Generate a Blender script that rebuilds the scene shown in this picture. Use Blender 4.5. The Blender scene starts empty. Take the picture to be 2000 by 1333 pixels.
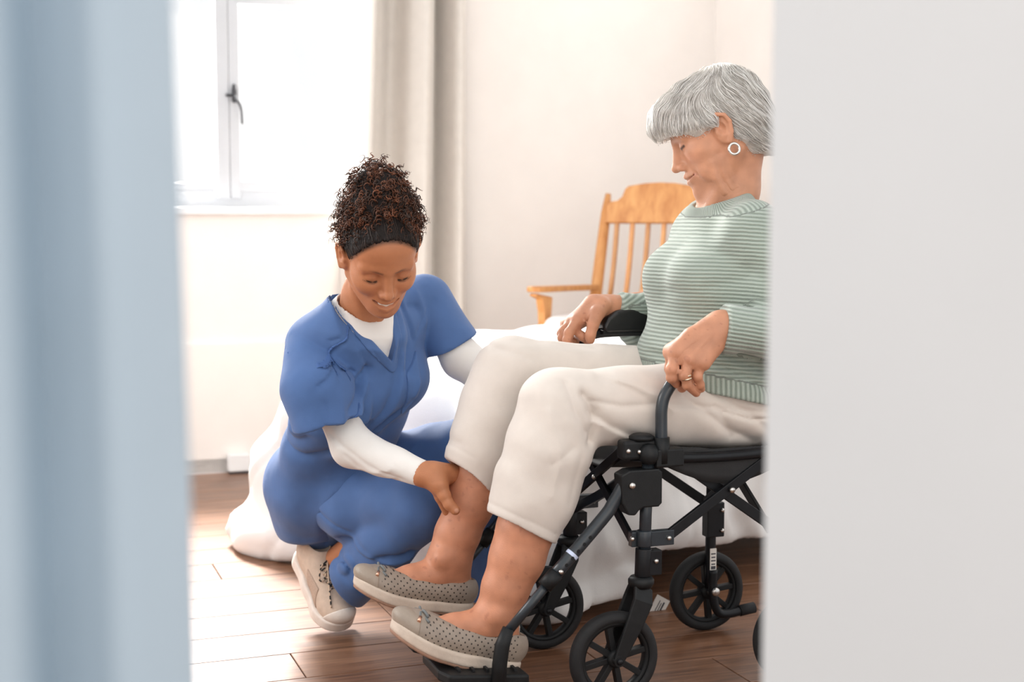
import bpy, bmesh, math, random
import numpy as np
from mathutils import Vector, Matrix
random.seed(7); RNG = np.random.default_rng(7)
scene = bpy.context.scene
COL = scene.collection

# ------------------------------------------------------------------ camera, world, light, exposure
FPX, CAMH, HORIZON = 2778.0, 1.09, 410.0
PITCH = math.atan((666.5 - HORIZON) / FPX)
cam = bpy.data.cameras.new('camera'); camo = bpy.data.objects.new('camera', cam); COL.objects.link(camo)
cam.sensor_width = 36.0; cam.lens = 36.0 * FPX / 2000.0
camo.location = (0, 0, CAMH); camo.rotation_euler = (math.pi / 2 - PITCH, 0, 0)
cam.clip_start = 0.05; cam.clip_end = 60
cam.dof.use_dof = True; cam.dof.focus_distance = 3.27; cam.dof.aperture_fstop = 2.8
scene.camera = camo
world = bpy.data.worlds.new('daylight'); scene.world = world; world.use_nodes = True
bg = world.node_tree.nodes['Background']; bg.inputs[0].default_value = (0.975, 0.985, 1.0, 1); bg.inputs[1].default_value = 0.63
scene.view_settings.view_transform = 'Standard'; scene.view_settings.look = 'None'
scene.view_settings.gamma = 1.0; scene.view_settings.exposure = 0.84; scene.view_settings.use_curve_mapping = False

TH = math.radians(20)
WU = np.array([math.cos(TH), math.sin(TH), 0.0]); WV = np.array([-math.sin(TH), math.cos(TH), 0.0])   # room axes: along / into the back wall
UP = np.array([0, 0, 1.0])
WALLV = 5.92
def R(u, v, z): return u * WU + v * WV + z * UP
def P(px, py, Y):
    x = (px - 1000) / FPX; y = -(py - 666.5) / FPX
    d = np.array([x, math.cos(PITCH) + y * math.sin(PITCH), -math.sin(PITCH) + y * math.cos(PITCH)])
    return np.array([0, 0, CAMH]) + d * (Y / d[1])
def unit(v): v = np.asarray(v, float); return v / np.linalg.norm(v)

def area(name, loc, target, sx, sy, power, color=(1, 1, 1)):
    l = bpy.data.lights.new(name, 'AREA'); l.shape = 'RECTANGLE'; l.size = sx; l.size_y = sy; l.energy = power; l.color = color
    o = bpy.data.objects.new(name, l); COL.objects.link(o); o.location = loc
    o.rotation_euler = Vector(np.asarray(target) - np.asarray(loc)).to_track_quat('-Z', 'Y').to_euler(); return o
# daylight pouring in through the bedroom window
area('window_daylight', R(0.95, WALLV + 0.55, 1.75), R(0.95, WALLV - 1.5, 0.95), 1.9, 1.7, 110, (1.0, 0.985, 0.96))
# hazy low sun beyond the window, and an added fill light on the left
area('hazy_sun', R(0.55, WALLV + 2.0, 3.55), R(0.62, WALLV - 2.0, 0.2), 0.9, 0.9, 900, (1.0, 0.97, 0.93))
area('side_fill_light', R(-1.75, 4.1, 1.6), R(0.6, 3.6, 0.8), 1.7, 1.4, 28, (0.96, 0.98, 1.0))

# ------------------------------------------------------------------ materials
MATS = {}
def mat(name, col, rough=0.6, var=0.0, vscale=30.0, bump=0.0, bscale=200.0, metal=0.0, spec=0.5, sheen=0.0, sss=0.0, attr=False, stretch=None, coat=0.0, wr=None):
    m = bpy.data.materials.new(name); m.use_nodes = True; MATS[name] = m
    nt = m.node_tree; n = nt.nodes; L = nt.links; b = n['Principled BSDF']
    b.inputs['Roughness'].default_value = rough; b.inputs['Metallic'].default_value = metal
    b.inputs['Specular IOR Level'].default_value = spec
    b.inputs['Coat Weight'].default_value = coat
    if sheen: b.inputs['Sheen Weight'].default_value = sheen; b.inputs['Sheen Roughness'].default_value = 0.5
    if sss:
        b.inputs['Subsurface Weight'].default_value = sss; b.inputs['Subsurface Radius'].default_value = (0.012, 0.005, 0.003); b.inputs['Subsurface Scale'].default_value = 1.0
    col = (*col, 1) if len(col) == 3 else col
    tc = n.new('ShaderNodeTexCoord'); mp = n.new('ShaderNodeMapping'); L.new(tc.outputs['Object'], mp.inputs['Vector'])
    if stretch: mp.inputs['Scale'].default_value = stretch
    src = None
    if attr:
        at = n.new('ShaderNodeAttribute'); at.attribute_name = 'Col'; src = at.outputs['Color']
    if var:
        nz = n.new('ShaderNodeTexNoise'); nz.inputs['Scale'].default_value = vscale; nz.inputs['Detail'].default_value = 5; L.new(mp.outputs[0], nz.inputs['Vector'])
        mr = n.new('ShaderNodeMapRange'); mr.inputs[1].default_value = 0.3; mr.inputs[2].default_value = 0.7; mr.inputs[3].default_value = 1 - var; mr.inputs[4].default_value = 1 + var
        L.new(nz.outputs[0], mr.inputs[0])
        mx = n.new('ShaderNodeMix'); mx.data_type = 'RGBA'; mx.blend_type = 'MULTIPLY'; mx.inputs[0].default_value = 1
        if src: L.new(src, mx.inputs[6])
        else: mx.inputs[6].default_value = col
        L.new(mr.outputs[0], mx.inputs[7]); src = mx.outputs[2]
    if src: L.new(src, b.inputs['Base Color'])
    else: b.inputs['Base Color'].default_value = col
    if bump:
        nb = n.new('ShaderNodeTexNoise'); nb.inputs['Scale'].default_value = bscale; nb.inputs['Detail'].default_value = 3; L.new(mp.outputs[0], nb.inputs['Vector'])
        bp = n.new('ShaderNodeBump'); bp.inputs['Strength'].default_value = bump; bp.inputs['Distance'].default_value = 0.002
        L.new(nb.outputs[0], bp.inputs['Height']); L.new(bp.outputs[0], b.inputs['Normal'])
        if wr:                                                          # soft cloth creases
            nw = n.new('ShaderNodeTexNoise'); nw.inputs['Scale'].default_value = wr[0]; nw.inputs['Detail'].default_value = 1.5; nw.inputs['Distortion'].default_value = 0.2; L.new(mp.outputs[0], nw.inputs['Vector'])
            b2 = n.new('ShaderNodeBump'); b2.inputs['Strength'].default_value = 1.0; b2.inputs['Distance'].default_value = wr[1]
            L.new(nw.outputs[0], b2.inputs['Height']); L.new(b2.outputs[0], bp.inputs['Normal'])
    return m
def srgb(r, g, b):
    f = lambda c: (c / 255 / 12.92) if c / 255 <= 0.04045 else ((c / 255 + 0.055) / 1.055) ** 2.4
    return (f(r), f(g), f(b))

mat('wall_paint', (0.87, 0.82, 0.775), 0.9, 0.02, 6, 0.08, 300)
mat('hall_paint', (0.86, 0.82, 0.79), 0.85, 0.03, 2.0, 0.1, 260)
mat('white_gloss', (0.83, 0.83, 0.83), 0.35, 0.02, 10)
mat('blue_cloth', (0.56, 0.645, 0.71), 0.9, 0.04, 4, 0.2, 500)
mat('window_paint', (0.54, 0.555, 0.58), 0.4, 0.02, 10)
mat('curtain_cloth', (0.66, 0.61, 0.555), 0.9, 0.03, 20, 0.25, 700, sheen=0.3)
mat('duvet_cotton', (0.76, 0.735, 0.71), 0.85, 0.02, 8, 0.25, 260, sheen=0.2, wr=(7.0, 0.010))
mat('tag_paper', (0.80, 0.76, 0.70), 0.8, 0.03, 60)
mat('print_ink', (0.06, 0.06, 0.07), 0.7, 0.05, 60)
mat('black_metal', (0.007, 0.008, 0.010), 0.40, 0.2, 40, 0.05, 300, spec=0.3)
mat('charcoal_metal', (0.020, 0.027, 0.034), 0.30, 0.15, 40, 0.04, 300, spec=0.5, coat=0.1)
mat('black_plastic', (0.008, 0.009, 0.010), 0.5, 0.15, 50, 0.15, 500, spec=0.3)
mat('black_rubber', (0.009, 0.009, 0.010), 0.75, 0.15, 60, 0.2, 400)
mat('black_vinyl', (0.010, 0.010, 0.011), 0.32, 0.15, 30, 0.25, 350)
mat('black_nylon', (0.014, 0.014, 0.015), 0.75, 0.15, 30, 0.4, 900)
mat('steel', (0.62, 0.60, 0.57), 0.28, 0.05, 60, metal=1.0)
mat('dark_iron', (0.03, 0.03, 0.035), 0.45, 0.1, 60)
mat('bed_wood', (0.05, 0.03, 0.02), 0.5, 0.2, 20)
mat('rib_sticker', (0.55, 0.62, 0.8), 0.5, 0.1, 90)

def wood_mat(name, c1, c2, c3, rough, scale, along, bump=0.15, coat=0.0, seed=True):
    m = bpy.data.materials.new(name); m.use_nodes = True; MATS[name] = m
    nt = m.node_tree; n = nt.nodes; L = nt.links; b = n['Principled BSDF']; b.inputs['Roughness'].default_value = rough
    b.inputs['Coat Weight'].default_value = coat; b.inputs['Coat Roughness'].default_value = 0.12
    tc = n.new('ShaderNodeTexCoord'); mp = n.new('ShaderNodeMapping'); mp.inputs['Scale'].default_value = along
    oi = n.new('ShaderNodeObjectInfo'); ad = n.new('ShaderNodeVectorMath'); ad.operation = 'ADD'
    L.new(tc.outputs['Object'], mp.inputs['Vector'])
    sc = n.new('ShaderNodeVectorMath'); sc.operation = 'SCALE'; sc.inputs[0].default_value = (37, 23, 11); L.new(oi.outputs['Random'], sc.inputs['Scale'])
    L.new(mp.outputs[0], ad.inputs[0]); L.new(sc.outputs[0], ad.inputs[1])
    nz = n.new('ShaderNodeTexNoise'); nz.inputs['Scale'].default_value = scale; nz.inputs['Detail'].default_value = 7; nz.inputs['Distortion'].default_value = 0.6; L.new(ad.outputs[0], nz.inputs['Vector'])
    cr = n.new('ShaderNodeValToRGB'); cr.color_ramp.elements[0].position = 0.32; cr.color_ramp.elements[0].color = (*c1, 1)
    cr.color_ramp.elements[1].position = 0.7; cr.color_ramp.elements[1].color = (*c3, 1); e = cr.color_ramp.elements.new(0.5); e.color = (*c2, 1)
    L.new(nz.outputs[0], cr.inputs[0])
    mr = n.new('ShaderNodeMapRange'); mr.inputs[3].default_value = 0.86; mr.inputs[4].default_value = 1.12; L.new(oi.outputs['Random'], mr.inputs[0])
    mx = n.new('ShaderNodeMix'); mx.data_type = 'RGBA'; mx.blend_type = 'MULTIPLY'; mx.inputs[0].default_value = 1; L.new(cr.outputs[0], mx.inputs[6]); L.new(mr.outputs[0], mx.inputs[7])
    L.new(mx.outputs[2], b.inputs['Base Color'])
    bp = n.new('ShaderNodeBump'); bp.inputs['Strength'].default_value = bump; bp.inputs['Distance'].default_value = 0.0015; L.new(nz.outputs[0], bp.inputs['Height']); L.new(bp.outputs[0], b.inputs['Normal'])
    return m
wood_mat('floor_laminate', (0.110, 0.048, 0.024), (0.180, 0.082, 0.042), (0.255, 0.125, 0.068), 0.36, 5.0, (1.0, 11, 11), 0.06)
wood_mat('honey_wood', (0.50, 0.20, 0.055), (0.60, 0.27, 0.085), (0.68, 0.34, 0.12), 0.42, 5.0, (6, 6, 1.5), 0.05)

def glass_mat():
    m = bpy.data.materials.new('window_glass'); m.use_nodes = True; MATS['window_glass'] = m
    nt = m.node_tree; n = nt.nodes; L = nt.links
    for x in list(n): n.remove(x)
    o = n.new('ShaderNodeOutputMaterial'); t = n.new('ShaderNodeBsdfTransparent'); g = n.new('ShaderNodeBsdfGlossy'); g.inputs['Roughness'].default_value = 0.02
    nz = n.new('ShaderNodeTexNoise'); nz.inputs['Scale'].default_value = 3.0; mr = n.new('ShaderNodeMapRange'); mr.inputs[3].default_value = 0.93; mr.inputs[4].default_value = 0.98
    L.new(nz.outputs[0], mr.inputs[0]); L.new(mr.outputs[0], t.inputs['Color'])
    mx = n.new('ShaderNodeMixShader'); mx.inputs[0].default_value = 0.06; L.new(t.outputs[0], mx.inputs[1]); L.new(g.outputs[0], mx.inputs[2]); L.new(mx.outputs[0], o.inputs[0])
glass_mat()

# ------------------------------------------------------------------ mesh helpers
def root_of(o):
    while o.parent: o = o.parent
    return o
def thing(name, label, cat, base, group=None):
    o = bpy.data.objects.new(name, None); COL.objects.link(o); o.location = base; o.empty_display_size = 0.1
    o['label'] = label; o['category'] = cat
    if group: o['group'] = group
    return o
def tag(o, label=None, cat=None, group=None, kind=None):
    if label: o['label'] = label
    if cat: o['category'] = cat
    if group: o['group'] = group
    if kind: o['kind'] = kind
    return o
def link_mesh(name, me, material, parent=None, base=None):
    o = bpy.data.objects.new(name, me); COL.objects.link(o)
    if material: me.materials.append(MATS[material])
    if parent is not None: o.parent = parent
    elif base is not None: o.location = base
    return o
def np_mesh(name, verts, faces, smooth=True):
    me = bpy.data.meshes.new(name); nv = len(verts)
    me.vertices.add(nv); me.vertices.foreach_set('co', np.asarray(verts, np.float32).ravel())
    faces = np.asarray(faces, np.int32); nf, k = faces.shape
    me.loops.add(nf * k); me.loops.foreach_set('vertex_index', faces.ravel())
    me.polygons.add(nf); me.polygons.foreach_set('loop_start', np.arange(0, nf * k, k, dtype=np.int32))
    me.polygons.foreach_set('use_smooth', np.full(nf, smooth))
    me.update(calc_edges=True); return me
def frame(d, up=UP):
    d = unit(d); up = np.asarray(up, float)
    if abs(d @ unit(up)) > 0.98: up = np.array([1.0, 0, 0]) if abs(d[0]) < 0.9 else np.array([0, 1.0, 0])
    s = unit(np.cross(up, d)); return d, s, np.cross(d, s)

class MB:
    def __init__(s): s.v = []; s.f = []; s.sm = []
    def add(s, vs, fs, smooth=False):
        o = len(s.v); s.v += [tuple(map(float, v)) for v in vs]
        for f in fs: s.f.append(tuple(i + o for i in f)); s.sm.append(smooth)
        return s
    def box(s, c, h, ax=None):
        ax = ax or (np.array([1., 0, 0]), np.array([0, 1., 0]), UP); c = np.asarray(c, float)
        vs = [c + sx * h[0] * ax[0] + sy * h[1] * ax[1] + sz * h[2] * ax[2] for sz in (-1, 1) for sy in (-1, 1) for sx in (-1, 1)]
        fs = [(0, 2, 3, 1), (4, 5, 7, 6), (0, 1, 5, 4), (2, 6, 7, 3), (0, 4, 6, 2), (1, 3, 7, 5)]
        if np.dot(np.cross(ax[0], ax[1]), ax[2]) < 0: fs = [f[::-1] for f in fs]
        return s.add(vs, fs)
    def bar(s, a, b, w, t, up=UP):
        a = np.asarray(a, float); b = np.asarray(b, float); d, sd, u = frame(b - a, up)
        return s.box((a + b) / 2, (np.linalg.norm(b - a) / 2, w / 2, t / 2), (d, sd, u))
    def tube(s, path, r, n=14, cap=True):
        path = [np.asarray(p, float) for p in path]; m = len(path); rr = r if hasattr(r, '__len__') else [r] * m
        vs = []; prev = None
        for i, p in enumerate(path):
            d = unit(path[min(i + 1, m - 1)] - path[max(i - 1, 0)])
            if prev is None: _, sx, _ = frame(d)
            else: sx = unit(prev - d * (prev @ d))
            prev = sx; sy = np.cross(d, sx)
            vs += [p + rr[i] * (math.cos(2 * math.pi * k / n) * sx + math.sin(2 * math.pi * k / n) * sy) for k in range(n)]
        fs = [(i * n + k, i * n + (k + 1) % n, (i + 1) * n + (k + 1) % n, (i + 1) * n + k) for i in range(m - 1) for k in range(n)]
        s.add(vs, fs, True)
        if cap:
            o = len(s.v) - len(vs); s.f.append(tuple(o + k for k in range(n))[::-1]); s.sm.append(False)
            s.f.append(tuple(o + (m - 1) * n + k for k in range(n))); s.sm.append(False)
        return s
    def lathe(s, prof, c, axis, n=40, smooth=True, closed=True):
        c = np.asarray(c, float); d, sx, sy = frame(axis); m = len(prof); vs = []
        for k in range(n):
            a = 2 * math.pi * k / n; e = math.cos(a) * sx + math.sin(a) * sy
            vs += [c + x * d + r * e for r, x in prof]
        fs = []
        for k in range(n):
            k2 = (k + 1) % n
            for i in range(m if closed else m - 1):
                j = (i + 1) % m; fs.append((k * m + i, k * m + j, k2 * m + j, k2 * m + i))
        return s.add(vs, fs, smooth)
    def prism(s, poly, o, ex, ey, en, t0, t1):
        n = len(poly); o = np.asarray(o, float)
        vs = [o + x * ex + y * ey + t0 * en for x, y in poly] + [o + x * ex + y * ey + t1 * en for x, y in poly]
        fs = [tuple(range(n))[::-1], tuple(range(n, 2 * n))] + [(i, (i + 1) % n, n + (i + 1) % n, n + i) for i in range(n)]
        return s.add(vs, fs)
    def build(s, name, material, parent=None, base=None, bevel=0.0, seg=2):
        off = np.zeros(3)
        if parent is not None: off = np.array(root_of(parent).location)
        elif base is not None: off = np.asarray(base, float)
        me = bpy.data.meshes.new(name); me.from_pydata([tuple(np.asarray(v) - off) for v in s.v], [], s.f)
        me.polygons.foreach_set('use_smooth', s.sm); me.update()
        bmx = bmesh.new(); bmx.from_mesh(me); bmesh.ops.recalc_face_normals(bmx, faces=bmx.faces); bmx.to_mesh(me); bmx.free()
        o = link_mesh(name, me, material, parent, base)
        if bevel:
            b = o.modifiers.new('bevel', 'BEVEL'); b.width = bevel; b.segments = seg; b.limit_method = 'ANGLE'; b.angle_limit = math.radians(50)
        return o
def arc(pts, n=8):
    """smooth a polyline (Catmull-Rom)"""
    p = [np.asarray(q, float) for q in pts]; p = [2 * p[0] - p[1]] + p + [2 * p[-1] - p[-2]]; out = []
    for i in range(1, len(p) - 2):
        for k in range(n):
            t = k / n; a, b, c, d = p[i - 1], p[i], p[i + 1], p[i + 2]
            out.append(0.5 * ((2 * b) + (-a + c) * t + (2 * a - 5 * b + 4 * c - d) * t * t + (-a + 3 * b - 3 * c + d) * t ** 3))
    out.append(p[-2]); return out
# ------------------------------------------------------------------ the room
def struct(mb, name, m, parent=None, label=None, **k):
    o = mb.build(name, m, parent, **k)
    if parent is None: o['kind'] = 'structure'
    if label: o['label'] = label
    return o
ROOM = (WU, WV, UP)
floor = struct(MB().box(R(1.2, 3.0, -0.03), (4.2, 3.6, 0.019), ROOM), 'floor', 'bed_wood', label='warm brown wood laminate floor', base=R(1.2, 3.0, -0.05))
PW, PL = 0.193, 1.28
pm = bpy.data.meshes.new('plank')
bm_ = bmesh.new(); bmesh.ops.create_cube(bm_, size=1.0)
for v in bm_.verts: v.co.x *= PL - 0.0025; v.co.y *= PW - 0.0025; v.co.z *= 0.011
bmesh.ops.bevel(bm_, geom=[e for e in bm_.edges if all(v.co.z > 0 for v in e.verts)], offset=0.0012, segments=1, affect='EDGES')
bm_.to_mesh(pm); bm_.free(); pm.materials.append(MATS['floor_laminate'])
fl = np.array(floor.location); nrow = 0
for i in range(24):
    v = WALLV - 0.01 - PW * (i + 0.5); off = (i * 0.43 + (i % 3) * 0.11) % 1.0
    for j in range(-2, 4):
        u = (j + off) * PL + 0.4
        if u > 3.9 or u < -1.9: continue
        p = R(u, v, -0.0055); o = bpy.data.objects.new('plank', pm); COL.objects.link(o); o.parent = floor
        o.location = p - fl; o.rotation_euler = (0, 0, TH)

# back wall with the window opening (u 0.05..1.75, z 1.10..2.35)
WU0, WU1, WZ0, WZ1 = 0.16, 1.62, 1.10, 2.30
wb = MB(); T = 0.16
def wbox(u0, u1, z0, z1): wb.box(R((u0 + u1) / 2, WALLV + T / 2, (z0 + z1) / 2), ((u1 - u0) / 2, T / 2, (z1 - z0) / 2), ROOM)
wbox(-1.6, WU0, -0.03, 2.7); wbox(WU1, 3.31, -0.03, 2.7); wbox(WU0, WU1, -0.03, WZ0); wbox(WU0, WU1, WZ1, 2.7)
struct(wb, 'wall_back', 'wall_paint', label='cream plaster wall behind the bed, with the window in it', base=R(0.85, WALLV, 0))
CORN = 3.15
LW = -1.6; wl = MB()                                                  # left wall; its opening is added to let the side fill in
for v0, v1, z0, z1 in ((1.6, 3.3, -0.03, 2.7), (4.95, WALLV, -0.03, 2.7), (3.3, 4.95, -0.03, 0.95), (3.3, 4.95, 2.25, 2.7)):
    wl.box(R(LW - 0.06, (v0 + v1) / 2, (z0 + z1) / 2), (0.06, (v1 - v0) / 2, (z1 - z0) / 2), ROOM)
struct(wl, 'wall_left', 'wall_paint', label='cream side wall out of view on the left, with an opening added for the side fill light', base=R(LW, 3.8, 0))
struct(MB().box(R(CORN + 0.08, WALLV - 1.2, 1.335), (0.08, 1.2, 1.365), ROOM), 'wall_right', 'wall_paint', label='cream side wall meeting the back wall behind the rocking chair', base=R(CORN + .08, WALLV - 1.2, 0))
struct(MB().prism([(0, 0), (0.016, 0), (0.016, 0.06), (0.010, 0.078), (0, 0.078)], R(-1.6, WALLV, 0), -WV, UP, WU, 0, 1.6 + CORN), 'baseboard_back', 'white_gloss', label='low white skirting board along the window wall', base=R(0.8, WALLV, 0))
struct(MB().prism([(0, 0), (0.016, 0), (0.016, 0.06), (0.010, 0.078), (0, 0.078)], R(CORN, WALLV - 0.016, 0), -WU, UP, -WV, 0, 2.3), 'baseboard_right', 'white_gloss', label='low white skirting board along the side wall', base=R(CORN, WALLV - 1.2, 0))
struct(MB().box(R(0.25, WALLV - 0.008, 0.27), (1.55, 0.008, 0.27), ROOM), 'trim_1', 'wall_paint', label='shallow cream panel with a thin ledge low on the window wall', base=R(0.25, WALLV, 0), bevel=0.003)

# window
win = struct(MB().box(R(WU0 + 0.03, WALLV + 0.10, 1.70), (0.03, 0.04, 0.60), ROOM).box(R(WU1 - 0.03, WALLV + 0.10, 1.70), (0.03, 0.04, 0.60), ROOM)
    .box(R(0.89, WALLV + 0.10, WZ0 + 0.035), (0.67, 0.04, 0.035), ROOM).box(R(0.89, WALLV + 0.10, WZ1 - 0.03), (0.67, 0.04, 0.03), ROOM), 'window_1', 'window_paint', label='white framed casement window above the radiator panel height, daylight outside', base=R(0.89, WALLV + .1, WZ0), bevel=0.004)
win['label'] = 'bright white-framed casement window beside the curtain'
wr = win
MBm = MB().box(R(0.905, WALLV + 0.095, 1.70), (0.026, 0.045, 0.565), ROOM); MBm.build('mullion', 'window_paint', wr, bevel=0.004)
sash = MB()
for (c, h) in (((0.955, 1.70), (0.022, 0.565)), ((1.542, 1.70), (0.018, 0.565)), ((1.245, 1.187), (0.28, 0.022)), ((1.245, 1.955), (0.28, 0.022))):
    sash.box(R(c[0], WALLV + 0.075, c[1]), (h[0], 0.022, h[1]), ROOM)
sash.build('sash', 'window_paint', wr, bevel=0.003)
sash2 = MB().box(R(0.245, WALLV + 0.085, 1.70), (0.022, 0.02, 0.565), ROOM).box(R(0.55, WALLV + 0.085, 1.185), (0.32, 0.02, 0.016), ROOM)
sash2.build('sash', 'window_paint', wr, bevel=0.003)
MB().box(R(0.57, WALLV + 0.09, 1.72), (0.32, 0.003, 0.55), ROOM).build('pane', 'window_glass', wr)
MB().box(R(1.25, WALLV + 0.08, 1.575), (0.29, 0.003, 0.37), ROOM).build('pane', 'window_glass', wr)
MB().box(R(1.25, WALLV + 0.08, 2.11), (0.29, 0.003, 0.14), ROOM).build('pane', 'window_glass', wr)
hp = R(0.953, WALLV + 0.045, 1.56)
hm = MB().tube([hp + UP * 0.045, hp + UP * 0.02, hp - UP * 0.02, hp - UP * 0.03], [0.006, 0.011, 0.011, 0.006], 10)
hm.tube([hp - WU * 0.035, hp + WU * 0.01], 0.006, 10).tube(arc([hp - WV * 0.004, hp - WV * 0.03 - UP * 0.015, hp - WV * 0.035 + WU * 0.02 - UP * 0.05, hp - WV * 0.035 + WU * 0.025 - UP * 0.12]), 0.0055, 10)
tag(hm.build('window_handle', 'dark_iron', wr), 'black cockspur window handle')
struct(MB().box(R(0.76, WALLV + 0.02, WZ0 - 0.014), (0.66, 0.055, 0.015), ROOM), 'trim_2', 'white_gloss', label='white painted window sill board', base=R(0.86, WALLV, WZ0), bevel=0.004)
bx = thing('cable_outlet', 'small white cable outlet box low on the skirting board beside the duvet', 'outlet', R(0.93, WALLV - 0.02, 0.0))
MB().box(R(0.93, WALLV - 0.045, 0.045), (0.045, 0.025, 0.035), ROOM).build('housing', 'white_gloss', bx, bevel=0.004)
MB().box(R(0.93, WALLV - 0.045, 0.005), (0.042, 0.022, 0.005), ROOM).build('foot_strip', 'dark_iron', bx)

# curtain on the window wall
def curtain(name, label, cat, pts, z0, z1, material, th=0.006, slant=None, nz=24, wob=0.0):
    pts = arc(pts, 6); m = len(pts); vs = []
    for iz in range(nz + 1):
        t = iz / nz; z = z0 + (z1 - z0) * t
        for k, p in enumerate(pts):
            q = np.array(p, float)
            if slant is not None: q = q + slant(t, k / (m - 1))
            q = q + wob * math.sin(k * 0.7 + t * 5) * np.array([1., 0.3, 0])
            vs.append((q[0], q[1], z))
    fs = [(iz * m + k, iz * m + k + 1, (iz + 1) * m + k + 1, (iz + 1) * m + k) for iz in range(nz) for k in range(m - 1)]
    mb = MB().add(vs, fs, True); base = (np.mean([v[0] for v in vs]), np.mean([v[1] for v in vs]), z0)
    o = mb.build(name, material, base=base); md = o.modifiers.new('thick', 'SOLIDIFY'); md.thickness = th
    return tag(o, label, cat)
cp = []
us = [1.36, 1.40, 1.445, 1.475, 1.51, 1.56, 1.60, 1.635, 1.68, 1.72, 1.755, 1.775, 1.79, 1.815, 1.85, 1.89, 1.92]
ds = [0.03, 0.12, 0.18, 0.10, 0.06, 0.0, 0.03, 0.14, 0.20, 0.15, 0.06, 0.0, -0.01, 0.08, 0.17, 0.12, 0.03]
for u, d in zip(us, ds): cp.append(R(u, WALLV - 0.03 - d, 0)[:2].tolist() + [0])
curtain('curtain', 'floor-length beige curtain hanging in deep folds beside the bright window', 'curtain', cp, 0.06, 2.55, 'curtain_cloth',
        slant=lambda t, s: WU * (0.09 * (1 - s) * max(0, t - 0.3) * 1.3))

# doorway in the foreground: pale wall end on the right, blue curtain on the left
struct(MB().prism([(0.2345, 1.30), (1.5, 1.30), (1.5, 1.42), (0.270, 1.42)], (0, 0, -0.15), np.array([1., 0, 0]), np.array([0, 1., 0]), UP, 0, 2.7), 'wall_doorway', 'hall_paint', label='out-of-focus pale wall edge of the doorway nearest the camera', base=(0.86, 1.36, -0.15))
bw = bpy.data.objects['wall_doorway']
fx = lambda px, Y: (px - 1000) / FPX * Y
bp = [(fx(-420, 0.98), 0.98, 0), (fx(-250, 1.0), 1.04, 0), (fx(-120, 0.96), 0.95, 0), (fx(-20, 0.95), 0.93, 0), (fx(45, 1.0), 0.985, 0), (fx(85, 1.0), 0.99, 0), (fx(125, 0.95), 0.97, 0), (fx(200, 0.95), 0.94, 0), (fx(262, 0.95), 0.955, 0), (fx(300, 0.95), 0.975, 0)]
curtain('door_curtain', 'pale blue out-of-focus curtain hanging at the left edge of the doorway', 'curtain', bp, -0.0, 2.2, 'blue_cloth',
        slant=lambda t, s: np.array([0.012 * math.sin(3.0 * t + 0.5) - 0.010 * (t - 0.4) * 2 * s, 0, 0]), nz=30)

# ------------------------------------------------------------------ bed
BC = np.array([0.10, 3.66, 0]); BU = unit([0.74, 0.67, 0]); BV = np.array([-BU[1], BU[0], 0]); BL, BW = 1.60, 1.16
def B(a, b, z): return BC + a * BU + b * BV + z * UP
bed = thing('bed', 'low bed on dark wooden legs under the white duvet', 'bed', B(BL / 2, BW / 2, 0))
BX = (BU, BV, UP)
MB().box(B(BL / 2 + 0.05, BW / 2, 0.27), (BL / 2 - 0.08, BW / 2 - 0.10, 0.05), BX).build('bed_frame', 'bed_wood', bed, bevel=0.004)
MB().box(B(BL / 2 + 0.05, BW / 2, 0.45), (BL / 2 - 0.10, BW / 2 - 0.11, 0.125), BX).build('mattress', 'duvet_cotton', bed, bevel=0.03, seg=4)
for a, b in ((0.25, 0.2), (0.25, BW - 0.2), (BL - 0.15, 0.2), (BL - 0.15, BW - 0.2)):
    MB().box(B(a, b, 0.11), (0.03, 0.03, 0.11), BX).build('leg', 'bed_wood', bed, bevel=0.003)

# ------------------------------------------------------------------ rocking chair behind the bed
CF = unit([-0.50, -0.87, 0]); CS = np.array([-CF[1], CF[0], 0])      # forward, and chair's left... (CS points image-right)
CO = np.array([0.318, 5.78, 0])                                      # foot of the image-left back post
def K(f, s, z): return CO + f * CF + s * CS + z * UP
rc_ = thing('rocking_chair', 'honey-coloured wooden slat-back armchair standing behind the bed', 'chair', K(0.2, 0.24, 0))
lean = -0.16
def bk(z): return lean * (z - 0.55) / 0.6 if z > 0.45 else 0.017
CSW = 0.47
for s in (0, CSW):
    MB().tube([K(bk(z) , s, z) for z in (0.05, 0.3, 0.5, 0.7, 0.9, 1.08, 1.155)], [0.018, 0.021, 0.025, 0.026, 0.024, 0.021, 0.012], 10).build('back_post', 'honey_wood', rc_)
    MB().tube([K(0.42, s, 0.05), K(0.42, s, 0.25), K(0.42, s, 0.42), K(0.42, s, 0.5)], [0.018, 0.026, 0.022, 0.020], 12).build('front_leg', 'honey_wood', rc_)
    MB().prism([(0.475, 0.775), (0.48, 0.765), (0.43, 0.75), (0.415, 0.70), (0.41, 0.62), (0.40, 0.50), (0.35, 0.50), (0.36, 0.60), (0.36, 0.68), (0.35, 0.755)], CO + s * CS, CF, UP, CS, -0.016, 0.016).build('arm_support', 'honey_wood', rc_, bevel=0.004)
    MB().prism([(-0.02, -0.035), (0.2, -0.028), (0.40, -0.04), (0.475, -0.03), (0.49, 0), (0.475, 0.03), (0.40, 0.04), (0.2, 0.028), (-0.02, 0.035)], K(0, s, 0.765), CF + 0.03 * UP, CS, UP, 0, 0.022).build('arm', 'honey_wood', rc_, bevel=0.005)
    rk = arc([K(-0.32, s, 0.10), K(-0.1, s, 0.03), K(0.2, s, 0.014), K(0.45, s, 0.025), K(0.6, s, 0.07)])
    m_ = MB()
    for a, b in zip(rk[:-1], rk[1:]): m_.bar(a, b + (b - a) * 0.1, 0.03, 0.03)
    m_.build('rocker', 'honey_wood', rc_)
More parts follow.
